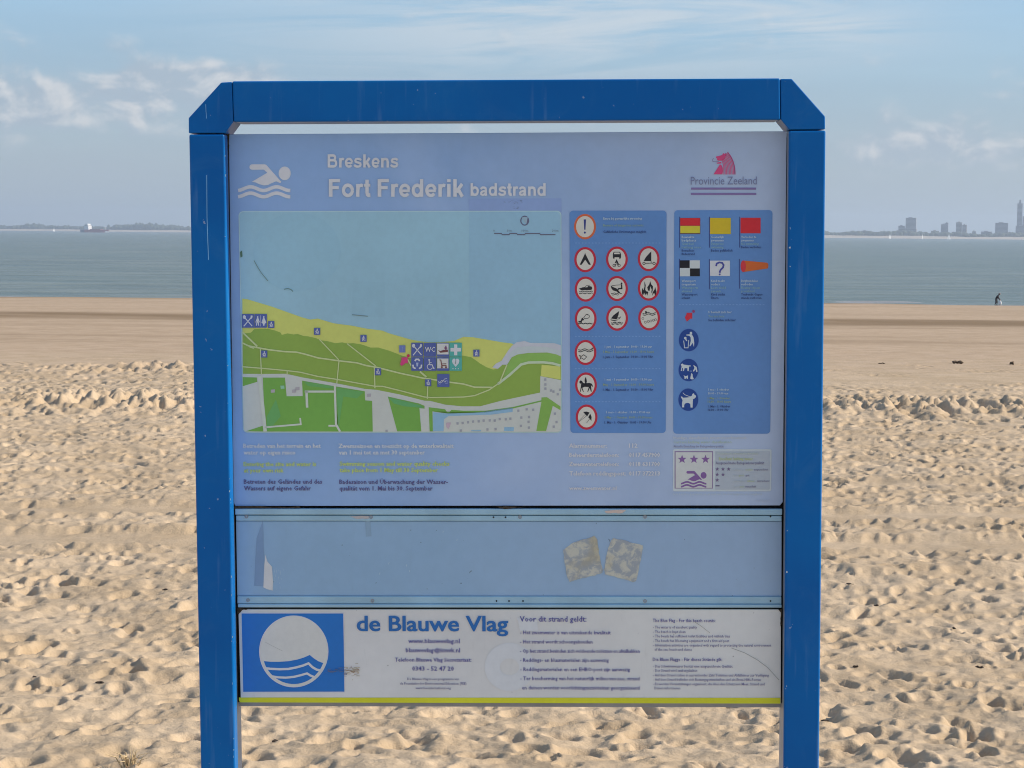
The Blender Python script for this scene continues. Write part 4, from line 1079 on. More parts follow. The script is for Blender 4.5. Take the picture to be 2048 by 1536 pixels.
# ---------------- water quality box
ZQ = (1320, 860, 7.877)
p = Print("quality_box", upper, 1, ZQ)
p.poly([(205, 320), (220, 302), (1740, 302), (1758, 320), (1752, 945), (1735, 965), (220, 965), (205, 945)], (164, 170, 182), 0)
p.poly([(870, 330), (1722, 330), (1735, 345), (1730, 925), (1715, 938), (870, 938)], (148, 154, 170), 1)
p.rect(230, 333, 834, 922, (118, 100, 136), 1); p.rect(246, 350, 820, 912, (168, 168, 174), 2)
def star(x, y, r, c, lay): p.poly([(x + (r if k % 2 == 0 else r * 0.42) * math.sin(math.pi * k / 5), y - (r if k % 2 == 0 else r * 0.42) * math.cos(math.pi * k / 5)) for k in range(10)], c, lay)
PU = (108, 78, 132)
for x in (348, 535, 717): star(x, 462, 72, PU, 3)
k = 400.0 / 535.0
swimmer(p, PU, 3, 330 - 595 * k, 645 - 965 * k, k)
for y, n in ((617, 3), (703, 2), (790, 1)):
    for i in range(n): star(902 + i * 90, y, 33, (96, 84, 118), 3)
p.rect(875, 870, 938, 888, (86, 80, 110), 3)
p.done("water quality box with three purple stars and a swimmer")
text(upper, [("Huidige classificatie zwemwaterkwaliteit", 1347, 877.6, 1493)], 5.0, (160, 164, 178), 0.01)
text(upper, [("Current bathing water classification", 1347, 886.3, 1463)], 5.0, (146, 160, 152), 0.01)
text(upper, [("Aktuelle Einstufung der Badegewässerqualität", 1347, 894.8, 1447.5)], 4.4, (112, 112, 142), 0.008)
text(upper, [("Uitstekende zwemwaterkwaliteit", 1434, 908.8, 1517)], 5.0, (160, 168, 170), 0.01)
text(upper, [("Excellent bathing water", 1438, 920.4, 1506)], 6.2, (156, 164, 120), 0.014)
text(upper, [("Ausgezeichnete Badegewässerqualität", 1431.5, 928.6, 1528)], 5.6, (104, 100, 132), 0.01)
text(upper, [("ausgezeichnet", 1508, 941, 1536), ("gut", 1491, 952.5, 1499), ("ausreichend", 1514.5, 963.8, 1538.5), ("mangelhaft", 1491, 975, 1512)], 4.0, (104, 102, 132), 0.008)
text(upper, [("uitstekend", 1466, 941, 1484), ("goed", 1466, 952.5, 1475), ("aanvaardbaar", 1466, 963.8, 1488), ("slecht", 1466, 975, 1477)], 3.8, (158, 164, 176), 0.006)
text(upper, [("excellent", 1491, 941, 1505), ("good", 1478, 952.5, 1487), ("sufficient", 1494, 963.8, 1509), ("poor", 1480, 975, 1488)], 3.8, (154, 164, 136), 0.006)
text(upper, [("Dit bord is geplaatst op grond van de wet hygiëne en veiligheid", 1347, 989.5, 1524)], 4.0, (154, 164, 180), 0.006)
text(upper, [("16.07.2012", 1513, 1003, 1541)], 4.4, (150, 158, 180), 0.008)

# ---------------- middle board: torn stickers
MY = PANEL_Y + 0.002
ZM = (450, 1000, 3.413)
p = Print("sticker_remnant", middle, 0, ZM, MY)
p.poly([(258, 142), (263, 230), (265, 330), (268, 380), (264, 590), (200, 585), (206, 420), (216, 260)], (104, 126, 160), 0)
p.poly([(275, 372), (290, 420), (320, 455), (328, 560), (325, 618), (285, 608), (262, 596), (268, 450)], (178, 178, 180), 1)
p.done("torn white sliver of sticker")
p = Print("tape_remnant", middle, 0, ZM, MY)
p.poly([(958, 142), (992, 142), (1000, 248), (962, 250)], (110, 132, 160), 0); p.done()
for i in range(1):
    p = Print("scuff_mark", middle, 1, ZM, MY)
    random.seed(9)
    for k in range(16):
        x = 335 + random.random() * 70; y = 460 + random.random() * 165
        p.line([(x, y), (x + random.uniform(-2, 5), y + random.uniform(6, 22))], 1.6, (150, 164, 182), k % 3)
    for x, y in ((1058, 495), (1120, 425), (1240, 440), (1262, 478), (1490, 210), (1585, 265)):
        p.line([(x, y), (x - 3, y + 14)], 3.5, (146, 160, 180), 0)
    p.done()['kind'] = 'stuff'
def mat_sticker():
    m, q, pb = new_mat("weathered_sticker")
    pos = q.n('ShaderNodeNewGeometry').outputs['Position']
    n1 = q.noise(pos, 55.0, 5.0, 0.65, 0.6); n2 = q.noise(pos, 16.0, 4.0)
    col = q.mix(q.sstep(n1, 0.42, 0.60), print_col(126, 130, 142), print_col(158, 155, 152))
    col = q.mix(q.sstep(n2, 0.5, 0.72, 0.0, 0.6), col, print_col(140, 128, 104))
    m.node_tree.links.new(col, pb.inputs['Base Color']); pb.inputs['Roughness'].default_value = 0.8
    return m
M_STK = mat_sticker()
ZS = (1050, 1000, 3.357)
def jag(pts, amp=3.0, n=6, seed=1):
    random.seed(seed); out = []
    for i in range(len(pts)):
        a, b = pts[i], pts[(i + 1) % len(pts)]
        for k in range(n):
            t = k / n; out.append((a[0] + (b[0] - a[0]) * t + random.uniform(-amp, amp), a[1] + (b[1] - a[1]) * t + random.uniform(-amp, amp)))
    return out
for pts, sd in (([(258, 335), (325, 285), (465, 242), (485, 265), (500, 380), (522, 470), (515, 492), (440, 512), (300, 548), (285, 520), (262, 400)], 3), ([(592, 258), (655, 268), (792, 305), (785, 360), (745, 545), (728, 552), (640, 525), (540, 500), (532, 470), (545, 380), (572, 285)], 4)):
    v2 = [P(ZS[0] + a / ZS[2], ZS[1] + b / ZS[2], MY - 0.0011) for a, b in jag(pts, 2.6, 5, sd)]
    v, f = prism([(q.x, MY - 0.0011, q.z) for q in v2], [(q.x, MY - 0.0003, q.z) for q in v2])
    o = mesh_obj("sticker", v, f, M_STK, middle)

# ---------------- lower board: blue flag print
p = Print("yellow_stripe", lower, 1)
p.poly([(477.6, 1395), (1560.8, 1395.6), (1560.6, 1407.2), (480.8, 1404.8), (478.4, 1402)], (182, 180, 42)); p.done()
FB = (26, 92, 166); FW = (181, 184, 188)
p = Print("blue_flag_emblem", lower, 1, (470, 1215, 7.877))
p.poly([(96, 78), (1716, 78), (1735, 1345), (118, 1345)], (176, 184, 196), 0)
p.poly([(104, 94), (1706, 94), (1724, 1326), (130, 1328)], FB, 1)
p.ell(926, 692, 546, 566, FW, 2, 56)
p.ell(926, 690, 532, 552, (181, 180, 177), 3, 56)
def ecl(y, s=1): return 926 + s * 520 * math.sqrt(max(0, 1 - ((y - 692) / 540.0) ** 2))
cx_, cy_, ra, rb = 926, 678, 500, 528
arc = lambda t: (cx_ + ra * math.cos(rad(t)), cy_ + rb * math.sin(rad(t)))
top = [(455, 845), (560, 855), (700, 856), (850, 845), (980, 820), (1080, 790), (1178, 748), (1240, 800), (1310, 845), (1393, 878)]
p.poly(top + [arc(t) for t in range(22, 160, 6)], FB, 4)
l1 = [(470, 955), (560, 966), (700, 972), (840, 968), (960, 945), (1070, 915), (1158, 880), (1220, 940), (1290, 980), (1372, 996)]
l2 = [(585, 1085), (680, 1100), (800, 1105), (930, 1092), (1040, 1065), (1135, 1038), (1185, 1070), (1270, 1105)]
p.line(l1, 36, FW, 5); p.line(l2, 34, FW, 5)
p.done("white disc with blue waves on a blue rectangle")
text(lower, [("de Blauwe Vlag", 713.5, 1261.8, 1016.5)], 30.5, (30, 84, 148), 0.022)
# pale watermark shapes behind the text
p = Print("watermark", lower, 1)
p.ring(1019, 1334, 50, 48, 31, (171, 174, 184), 0, 40, 0, 360); p.poly([(1034, 1236), (1074, 1240), (1076, 1262), (1040, 1262)], (171, 174, 184), 1); p.done()['kind'] = 'stuff'
VT = (74, 72, 128)
text(lower, [("www.blauwevlag.nl", 816.5, 1286.3, 919.5)], 9.0, VT, 0.018)
text(lower, [("blauwevlag@kmvk.nl", 811.5, 1304.6, 920)], 9.0, VT, 0.018)
text(lower, [("Telefoon Blauwe Vlag Secretariaat:", 789.5, 1323.2, 943)], 8.0, VT, 0.018)
text(lower, [("0343 - 52 47 20", 824, 1341.2, 908)], 8.6, VT, 0.025)
text(lower, [("De Blauwe Vlag is een programma van", 814.5, 1360.2, 918), ("de Foundation for Environmental Education (FEE)", 800, 1369.3, 933), ("www.fee-international.org", 831, 1378.4, 901.5)], 5.0, (88, 86, 124), 0.012)
text(lower, [("Voor dit strand geldt:", 1039.5, 1243.2, 1173)], 11.0, VT, 0.014)
for s_, x0, yb, x1 in (("- Het zwemwater is van uitstekende kwaliteit", 1040, 1268.6, 1221.5), ("- Het strand wordt schoongehouden", 1040, 1287, 1185), ("- Op het strand bevinden zich voldoende toiletten en afvalbakken", 1040, 1305.5, 1279.5), ("- Reddings- en blusmaterialen zijn aanwezig", 1040, 1323.8, 1217.5), ("- Reddingsmaterialen en een EHBO-post zijn aanwezig", 1040.5, 1342.2, 1260), ("- Ter bescherming van het natuurlijk milieu van zee, strand", 1040.5, 1360.4, 1279), ("en duinen worden voorlichtingsactiviteiten georganiseerd", 1044, 1378.9, 1279)):
    text(lower, [(s_, x0, yb, x1)], 7.6, VT, 0.014)
VS = (88, 86, 128)
text(lower, [("The Blue Flag - For this beach counts:", 1305.5, 1244.2, 1431)], 6.8, VT, 0.014)
text(lower, [("- The water is of excellent quality", 1306, 1257, 1394), ("- The beach is kept clean", 1306, 1266, 1371), ("- The beach has sufficient toilet facilities and rubbish bins", 1306, 1274.8, 1460), ("- The beach has life-saving equipment and a first-aid post", 1306, 1284, 1458.5), ("- Information activities are organised with regard to protecting the natural environment", 1306, 1293, 1542.5), ("of the sea, beach and dunes", 1309, 1301.6, 1383.5)], 5.4, VS, 0.010)
text(lower, [("Die Blaue Flagge - Für dieses Strände gilt:", 1305.5, 1322, 1444.5)], 6.8, VT, 0.014)
text(lower, [("- Das Schwimmwasser besitzt eine ausgezeichnete Qualität", 1306, 1335, 1465), ("- Der Strand wird saubergehalten", 1306, 1343.6, 1394.5), ("- Auf dem Strand stehen in ausreichender Zahl Toiletten und Abfalleimer zur Verfügung", 1306, 1352.8, 1537.5), ("- Auf dem Strand befinden sich Rettungsgerätschaften und ein Erste-Hilfe-Posten", 1306, 1361.6, 1521.5), ("- Es werden Veranstaltungen organisiert, die über den Schutz von Meer, Strand und", 1306, 1370.4, 1529), ("Dünen informieren", 1309, 1378.8, 1360.5)], 5.4, VS, 0.010)
p = Print("scratch", lower, 4)
p.line([(1388, 1243), (1402, 1252), (1420, 1266)], 0.8, (130, 128, 130), 0)
p.line([(1463, 1296), (1490, 1306), (1515, 1320), (1535, 1335), (1558, 1360)], 1.0, (124, 124, 128), 0)
p.line([(530, 1284), (545, 1292), (565, 1302)], 0.7, (140, 138, 140), 0)
p.done()['kind'] = 'stuff'
# rust-brown scrape beside the emblem
p = Print("scrape_mark", lower, 8, (470, 1215, 7.877))
random.seed(21)
for kk in range(110):
    t = random.random(); x = 1400 + 540 * t ** 0.6; y = 1010 + random.gauss(0, 1) * 34 * (0.5 + t) - 10
    w = random.uniform(16, 60)
    p.line([(x, y), (x + w, y + random.uniform(-8, 4))], random.uniform(3, 9), random.choice([(136, 112, 100), (150, 134, 112), (116, 94, 90), (146, 138, 128)]) if x > 1720 else random.choice([(70, 88, 132), (88, 92, 124), (60, 100, 156)]), kk % 4)
p.done("brown scrape")['kind'] = 'stuff'
# grime in the corners and along the joints
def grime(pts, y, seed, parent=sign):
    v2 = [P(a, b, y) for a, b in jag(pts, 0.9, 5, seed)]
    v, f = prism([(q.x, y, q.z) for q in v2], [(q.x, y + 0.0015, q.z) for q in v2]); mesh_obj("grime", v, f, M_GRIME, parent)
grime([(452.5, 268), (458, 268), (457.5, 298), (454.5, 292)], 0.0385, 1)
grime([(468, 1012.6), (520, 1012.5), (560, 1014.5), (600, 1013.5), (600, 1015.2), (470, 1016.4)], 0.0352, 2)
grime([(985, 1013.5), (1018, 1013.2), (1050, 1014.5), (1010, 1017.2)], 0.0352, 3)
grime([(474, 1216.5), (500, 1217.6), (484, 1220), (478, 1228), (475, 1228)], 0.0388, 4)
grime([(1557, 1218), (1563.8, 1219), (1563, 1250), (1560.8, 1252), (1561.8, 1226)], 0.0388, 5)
p = Print("scuff_mark", rail_top, 1, (0, 0, 1), PANEL_Y - 0.004)
p.poly(jag([(1209, 1021), (1252, 1019.6), (1246, 1026.5), (1212, 1026)], 0.8, 4, 8), (164, 148, 148)); p.done()
p = Print("scuff_mark", rail_top, 1, (0, 0, 1), PANEL_Y - 0.001)
p.poly(jag([(700, 1032), (738, 1032), (738, 1037.5), (712, 1037)], 0.7, 4, 8), (146, 140, 148)); p.done()
# bright chips where paint has worn off the posts' inner edges, and one long scratch
for (x0, y0, x1, y1, w) in ((413.5, 350, 417, 520, 1.1), (411.5, 208, 413, 237, 0.8)):
    p = Print("scratch", sign, 0, (0, 0, 1), 0.0002); p.line([(x0, y0), (x0 + 0.5, (y0 + y1) / 2), (x1, y1)], w, (104, 146, 190)); p.done()
random.seed(77)
for k in range(26):
    yy_ = random.uniform(285, 1520); left = k < 18
    xx_ = (449.8 + (yy_ - 285) * 0.0162 - random.uniform(0.2, 3.5)) if left else (1578.5 - (yy_ - 285) * 0.0096 + random.uniform(0.5, 5))
    w_, h_ = random.uniform(0.8, 2.2), random.uniform(1.2, 5.0)
    p = Print("paint_chip", sign, 0, (0, 0, 1), 0.0002)
    p.poly(jag([(xx_, yy_), (xx_ + w_, yy_ + 0.4), (xx_ + w_ * 0.8, yy_ + h_), (xx_ + 0.1, yy_ + h_ * 0.9)], 0.25, 2, k), random.choice([(150, 164, 178), (120, 148, 178), (168, 170, 170)])); p.done()
flush_text()

# ------------------------------------------------------------------ far shore
SH_A = Vector((-1470, 6500)); SH_B = Vector((1120, 5000))
SH_D = (SH_B - SH_A).normalized(); SH_N = Vector((-SH_D.y, SH_D.x))
M_SHORE = mat_simple("far_dune_sand", (0.50, 0.42, 0.32), 0.9, 0.0, 0.02, 0.12)
M_WOOD = mat_simple("far_woodland", (0.045, 0.065, 0.035), 0.9, 0.0, 0.03, 0.3)
M_LANDF = mat_simple("far_dune_grass", (0.13, 0.14, 0.08), 0.9, 0.0, 0.02, 0.25)


def shore_point(t, n, z): q = SH_A + SH_D * t + SH_N * n; return (q.x, q.y, z)


def px_shore(px, off=0.0):
    """distance along and away where the direction of column px meets the far shoreline"""
    r = ray(px, 470); d = Vector((r.x, r.y)); o = Vector((CAM.x, CAM.y))
    # o + d*s = A + D*t + N*off
    base = SH_A + SH_N * off - o
    det = d.x * -SH_D.y + SH_D.x * d.y
    s_ = (base.x * -SH_D.y + SH_D.x * base.y) / det
    q = o + d * s_
    return (q - SH_A).dot(SH_D), s_, q


def build_far_shore():
    ts = np.linspace(-3200, 5600, 500); prof = [(-40, -1.5), (0, 0.1), (45, 3.0), (80, 6.5), (130, 8.0), (220, 8.5), (2200, 9.0)]
    v = []; f = []
    zs = 2.2 * fbm(ts * 0.006, ts * 0, 3, 200) + 1.2 * fbm(ts * 0.03, ts * 0, 2, 201)
    nn = 14 * fbm(ts * 0.004, ts * 0, 3, 202)
    for i, t in enumerate(ts):
        for n, z in prof: v.append(shore_point(t, n + nn[i], SEA_Z + z + (zs[i] if z > 2 else 0)))
    k = len(prof)
    mi = []
    for i in range(len(ts) - 1):
        for j in range(k - 1):
            f.append((i * k + j, (i + 1) * k + j, (i + 1) * k + j + 1, i * k + j + 1)); mi.append(0 if j < 3 else 1)
    tag(mesh_obj("far_shore", v, f, [M_SHORE, M_LANDF], None, True, mi), kind='structure')


build_far_shore()


def build_far_wood():
    rng = random.Random(4); gm = Geo()
    ico = bmesh.new(); bmesh.ops.create_icosphere(ico, subdivisions=1, radius=1.0)
    iv = [x.co.copy() for x in ico.verts]; iff = [tuple(x.index for x in q.verts) for q in ico.faces]; ico.free()
    for k in range(3400):
        t = rng.uniform(-1300, 4300)
        leftness = 1 if t < 1500 else 0
        dens = 0.5 + 0.9 * float(vnoise(np.array([t * 0.004]), np.array([3.3]), 77)[0]) + 0.5 * float(vnoise(np.array([t * 0.015]), np.array([1.3]), 78)[0])
        h = (17.0 if leftness else 13.0) * max(0.25, dens + 0.35) * rng.uniform(0.7, 1.15)
        n = rng.uniform(95, 190); w = rng.uniform(5, 12)
        c_ = Vector(shore_point(t, n, SEA_Z + 6.5 + h * 0.45))
        gm.add([c_ + Vector((q.x * w * rng.uniform(.8, 1.2), q.y * w, q.z * h * 0.6 * rng.uniform(.8, 1.2))) for q in iv], iff)
    tag(gm.make("far_woodland", M_WOOD, None, True), kind='stuff')


build_far_wood()

# town on the far shore: every block a thing with walls, window bands and a roof structure
M_WALLS = [mat_simple("tower_wall_a", (0.26, 0.26, 0.29), 0.8, 0, 0.1, 0.1), mat_simple("tower_wall_b", (0.32, 0.29, 0.28), 0.8, 0, 0.1, 0.1), mat_simple("tower_wall_c", (0.36, 0.34, 0.32), 0.8, 0, 0.1, 0.1)]
M_WIN = mat_simple("tower_glass", (0.05, 0.06, 0.08), 0.2, 0, 0.1, 0.1)


def far_block(name, label, vols, mat, off=170.0, group=None):
    """vols: list of (px_left, px_right, py_top, depth) in photo pixels; stands on the far shore"""
    xs = [a for v in vols for a in v[:2]]
    t0, s0, q0 = px_shore((min(xs) + max(xs)) / 2, off)
    gz = SEA_Z + 7.5
    root = thing(name, (q0.x, q0.y, gz), label, "building", group, rz=math.atan2(SH_D.y, SH_D.x) * 0.55)
    for i, (a, b, pt, dep) in enumerate(vols):
        mpp = s0 / FPX
        cx = ((a + b) / 2 - (min(xs) + max(xs)) / 2) * mpp; w = (b - a) * mpp * 0.92
        ztop = at((a + b) / 2, pt, q0.y).z - gz
        gw = Geo(); gw.box(cx - w / 2, cx + w / 2, -dep / 2, dep / 2, -2.0, ztop)
        wl = gw.make("wall", mat, root)
        gf = Geo(); nfl = max(2, int(ztop / 3.2))
        for k in range(nfl):
            z0 = 1.0 + k * ztop / nfl
            gf.box(cx - w * 0.46, cx + w * 0.46, -dep / 2 - 0.15, -dep / 2 + 0.1, z0, z0 + ztop / nfl * 0.5)
        gf.make("window_band", M_WIN, wl)
        gr_ = Geo(); gr_.box(cx - w * 0.25, cx + w * 0.12, -dep * 0.25, dep * 0.25, ztop, ztop + 2.6); gr_.box(cx - w / 2 - 0.3, cx + w / 2 + 0.3, -dep / 2 - 0.3, dep / 2 + 0.3, ztop - 0.5, ztop + 0.4)
        gr_.make("roof", mat, wl)
    return root


far_block("apartment_block", "tall grey slab tower block with low wing on its left across the water", [(1810.5, 1832, 436, 18), (1797, 1810, 452, 14), (1797, 1834, 458, 30)], M_WALLS[0])
far_block("apartment_block", "small narrow block with stepped roof across the water beside a white sail", [(1881.5, 1896, 449, 14), (1890, 1896, 446, 10)], M_WALLS[0])
far_block("apartment_block", "twin stepped block across the water, left part taller than right part", [(1912, 1924, 445, 16), (1924, 1933, 450, 16)], M_WALLS[1])
far_block("apartment_block", "wide flat-topped block across the water next to the tallest tower", [(1990, 2016, 446, 22)], M_WALLS[0])
far_block("tower_block", "tallest tower of the far skyline with pointed crown and broad low base", [(2033.5, 2044, 407, 15), (2044, 2056, 433, 18), (2031, 2058, 452, 34), (2037, 2041, 401, 5)], M_WALLS[0])
for i, (a, b, c_, lb) in enumerate(((1722, 1738, 462, "low building alone among the far trees well away from the towers"), (1862, 1878, 462, "low building between the grey slab tower and the small stepped block across the water"),
                                  (1944, 1952, 463, "tiny low building right beside the twin stepped block across the water"), (1962, 1984, 463.5, "wide low building between the twin stepped block and the flat-topped block across the water"))):
    far_block("low_building", lb, [(a, b, c_, 14)], M_WALLS[i % 3], 185.0, "low buildings along the far shore")



# ship
def build_ship():
    q = at(190, 463, 4600.0); q.z = SEA_Z
    L = 62 * 4600 / FPX * 1.12; sc = 4600 / FPX
    root = thing("cargo_ship", q, "red-hulled cargo ship with white bridge at the stern on the far water", "ship", rz=rad(-30))
    M_H = mat_simple("ship_hull_red", (0.42, 0.09, 0.11), 0.6, 0, 0.2, 0.15); M_W = mat_simple("ship_white", (0.80, 0.80, 0.78), 0.5, 0, 0.2, 0.05); M_D = mat_simple("ship_deck", (0.25, 0.12, 0.12), 0.7, 0, 0.2, 0.1); M_B = mat_simple("ship_stern", (0.06, 0.08, 0.14), 0.6, 0, 0.2, 0.1)
    def hull(x0, x1, z0, z1, bw, mat, name, bow=False):
        ys = bw / 2
        out = [(x0, -ys), (x1 - (12 if bow else 0), -ys), (x1, -0.3 if bow else -ys), (x1, 0.3 if bow else ys), (x1 - (12 if bow else 0), ys), (x0, ys)]
        v, f = prism([(a, b, z0) for a, b in out], [(a + (2 if bow and a == x1 else 0), b, z1) for a, b in out]); return mesh_obj(name, v, f, mat, root)
    hull(-L / 2 + 14, L / 2, -0.5, 7.0, 13, M_H, "hull", True)
    hull(-L / 2, -L / 2 + 13.9, -0.5, 6.6, 12.5, M_B, "stern")
    g1 = Geo(); x0 = -L / 2 + 13
    g1.box(x0, x0 + 14, -6, 6, 7.0, 15); g1.box(x0 + 1, x0 + 13, -6.6, 6.6, 15, 18); g1.box(x0 + 2, x0 + 11, -5.5, 5.5, 18, 21.5)
    br = g1.make("bridge", M_W, root)
    g2 = Geo(); g2.box(x0 + 12.9, x0 + 13.2, -6.0, 6.0, 16.2, 17.0); g2.box(x0 + 1.5, x0 + 12.5, -6.7, -6.5, 16.2, 17.0); g2.make("window_band", M_WIN, br)
    g3 = Geo(); g3.box(x0 - 5, x0 - 1, -2, 2, 6.6, 15); g3.make("funnel", M_B, root)
    for k in range(4):
        g4 = Geo(); xx = x0 + 18 + k * 9; g4.box(xx, xx + 7.5, -5, 5, 7.0, 8.6); g4.make("hatch", M_D, root)
    g5 = Geo(); g5.tube([(L / 2 - 9, 0, 7), (L / 2 - 9, 0, 17)], [0.5, 0.3], 6); g5.make("mast", M_W, root)
    g6 = Geo()
    for s_ in (-1, 1): g6.add([(L / 2 + 3, 0, 0.2), (L / 2 - 6, s_ * 6, 0.2), (L / 2 - 5, s_ * 4.5, 3.6), (L / 2 + 2, 0, 2.8)], [(0, 1, 2, 3)])
    g6.make("bow_wave", M_W, root)
    for c_ in root.children: c_.scale = (1, 1, 1)


build_ship()


def sailboat(px, py_top, py_w, dist, label, lean=0.0):
    q = at(px, py_w, dist); q.z = SEA_Z
    h = (py_w - py_top) * dist / FPX
    root = thing("sailing_boat", q, label, "sailboat", "white sails off the far shore", rz=rad(40 + lean))
    M_S = mat_simple("sail_cloth", (0.82, 0.82, 0.80), 0.7, 0, 0.5, 0.03); M_HW = mat_simple("yacht_hull", (0.7, 0.7, 0.7), 0.4, 0, 0.5, 0.05)
    L = h * 0.75
    out = [(-L / 2, -1.1), (L / 4, -1.3), (L / 2, 0), (L / 4, 1.3), (-L / 2, 1.1)]
    v, f = prism([(a * 0.9, b * 0.7, -0.3) for a, b in out], [(a, b, 1.1) for a, b in out]); mesh_obj("hull", v, f, M_HW, root)
    gm = Geo(); gm.tube([(L * 0.08, 0, 1), (L * 0.08, 0, h)], [0.09, 0.06], 6); gm.make("mast", M_HW, root)
    v, f = prism([(L * 0.05, -0.05, 2.0), (L * 0.05, -0.05, h * 0.98), (-L * 0.20, 0.3, h * 0.5), (-L * 0.42, 0.5, 2.0)], [(L * 0.05, 0.05, 2.0), (L * 0.05, 0.05, h * 0.98), (-L * 0.20, 0.42, h * 0.5), (-L * 0.42, 0.62, 2.0)]); mesh_obj("mainsail", v, f, M_S, root)
    v, f = prism([(L * 0.12, -0.05, 1.5), (L * 0.12, -0.05, h * 0.8), (L * 0.46, -0.05, 1.3)], [(L * 0.12, 0.1, 1.5), (L * 0.12, 0.1, h * 0.8), (L * 0.46, 0.1, 1.3)]); mesh_obj("jib", v, f, M_S, root)


sailboat(1780, 457, 467.5, 4300, "white sailing boat left of the grey slab tower block across the water")
sailboat(1845, 458, 470, 4100, "white sailing boat right of the grey slab tower block across the water", 30)
sailboat(1898, 457.5, 469.5, 4200, "white sailing boat in front of the small stepped block across the water", -20)
sailboat(108, 454, 462.0, 5400, "tiny pale sailing boat left of the cargo ship", 20)


# ------------------------------------------------------------------ person at the waterline
def build_person():
    d = 213.0
    q = at(1992, 608.5, d)
    z = sand_z(q.x, d)
    root = thing("person", (q.x, d, z - 0.02), "person in dark jacket and trousers bending forward at the waterline", "person", rz=rad(-25))
    root.scale = (0.93, 0.93, 0.93)
    sk = M_SKIN = mat_simple("skin", (0.45, 0.28, 0.20), 0.6, 0, 5, 0.05)
    M_DK = mat_simple("dark_clothing", (0.030, 0.026, 0.034), 0.9, 0, 6, 0.2)
    # joints: x is the direction faced
    J = {'pelvis': (0.0, 0, 0.86, .15), 'waist': (0.07, 0, 1.00, .135), 'chest': (0.20, 0, 1.20, .16), 'neck': (0.30, 0, 1.33, .06), 'head0': (0.36, 0, 1.41, .095), 'head1': (0.40, 0, 1.53, .085)}
    for s_, n in ((1, 'l'), (-1, 'r')):
        J['hip' + n] = (0.0, 0.10 * s_, 0.80, .09); J['knee' + n] = (0.06 + 0.05 * s_, 0.11 * s_, 0.44, .062); J['ank' + n] = (-0.02 + 0.10 * s_, 0.11 * s_, 0.08, .042); J['toe' + n] = (0.14 + 0.10 * s_, 0.13 * s_, 0.035, .035)
        J['sh' + n] = (0.21, 0.19 * s_, 1.25, .06); J['elb' + n] = (0.26, 0.25 * s_, 0.98, .045); J['wri' + n] = (0.42, 0.22 * s_, 0.80, .032); J['hand' + n] = (0.48, 0.21 * s_, 0.73, .028)
    E_ = [('pelvis', 'waist'), ('waist', 'chest'), ('chest', 'neck'), ('neck', 'head0'), ('head0', 'head1')]
    for n in 'lr': E_ += [('pelvis', 'hip' + n), ('hip' + n, 'knee' + n), ('knee' + n, 'ank' + n), ('ank' + n, 'toe' + n), ('chest', 'sh' + n), ('sh' + n, 'elb' + n), ('elb' + n, 'wri' + n), ('wri' + n, 'hand' + n)]
    names = list(J)
    me = bpy.data.meshes.new("body"); me.from_pydata([J[n][:3] for n in names], [(names.index(a), names.index(b)) for a, b in E_], [])
    o = bpy.data.objects.new("body", me); COL.objects.link(o); o.parent = root
    me.materials.append(M_DK)
    sm_ = o.modifiers.new("skin", 'SKIN')
    if not me.skin_vertices: me.attributes.new('skin', 'FLOAT2', 'POINT') if False else None
    for i, n in enumerate(names):
        if me.skin_vertices: me.skin_vertices[0].data[i].radius = (J[n][3] * (1.3 if n[:3] in ('pel', 'wai', 'che', 'hip', 'kne', 'elb', 'sho') else 1.15),) * 2; me.skin_vertices[0].data[i].use_root = (n == 'pelvis')
    o.modifiers.new("sub", 'SUBSURF').levels = 2
    bmh = bmesh.new(); bmesh.ops.create_icosphere(bmh, subdivisions=2, radius=0.105)
    for v in bmh.verts: v.co = Vector((v.co.x, v.co.y * 0.92, v.co.z * 1.1)) + Vector((0.37, 0, 1.50))
    hm = bpy.data.meshes.new("hair"); bmh.to_mesh(hm); bmh.free(); hm.materials.append(mat_simple("grey_hair", (0.20, 0.18, 0.17), 0.9, 0, 20, 0.2))
    ho = bpy.data.objects.new("hair", hm); COL.objects.link(ho); ho.parent = root
    fg = Geo(); fg.tube([(0.40, 0, 1.40), (0.455, 0, 1.44), (0.462, 0, 1.50), (0.44, 0, 1.545)], [0.045, 0.065, 0.062, 0.03], 8); fg.tube([(0.50, 0, 1.475), (0.545, 0, 1.455)], [0.014, 0.016], 6)
    fg.make("face", sk, root, True)
    for s_ in (1, -1):
        hg = Geo(); hg.tube([(0.47, 0.21 * s_, 0.745), (0.50, 0.21 * s_, 0.69)], [0.034, 0.04], 8)
        for k in range(4): hg.tube([(0.485 + 0.016 * k, 0.21 * s_ , 0.70), (0.492 + 0.018 * k, 0.208 * s_, 0.655), (0.485 + 0.016 * k, 0.20 * s_, 0.625 + 0.01 * abs(k - 1.5))], [0.009, 0.008, 0.007], 5)
        hg.tube([(0.478, 0.20 * s_, 0.73), (0.455, 0.19 * s_, 0.70), (0.458, 0.185 * s_, 0.675)], [0.010, 0.009, 0.007], 5)
        hg.make("hand", sk, root, True)
    # carried bag
    bq = root.matrix_world if False else Matrix.Translation(root.location) @ Matrix.Rotation(rad(-25), 4, 'Z')
    wb = bq @ Vector((0.50, -0.21, 0.0))
    br = thing("carrier_bag", (wb.x, wb.y, z), "white carrier bag held by the bending person at the waterline", "bag", rz=rad(-25))
    bgm_ = Geo()
    prof = [(0.10, 0.05, 0.10), (0.15, 0.09, 0.12), (0.17, 0.10, 0.26), (0.15, 0.08, 0.42), (0.10, 0.05, 0.52)]
    n = 12; v = []
    for a, b, zz in prof: v += [(a * math.cos(2 * math.pi * k / n), b * math.sin(2 * math.pi * k / n), zz) for k in range(n)]
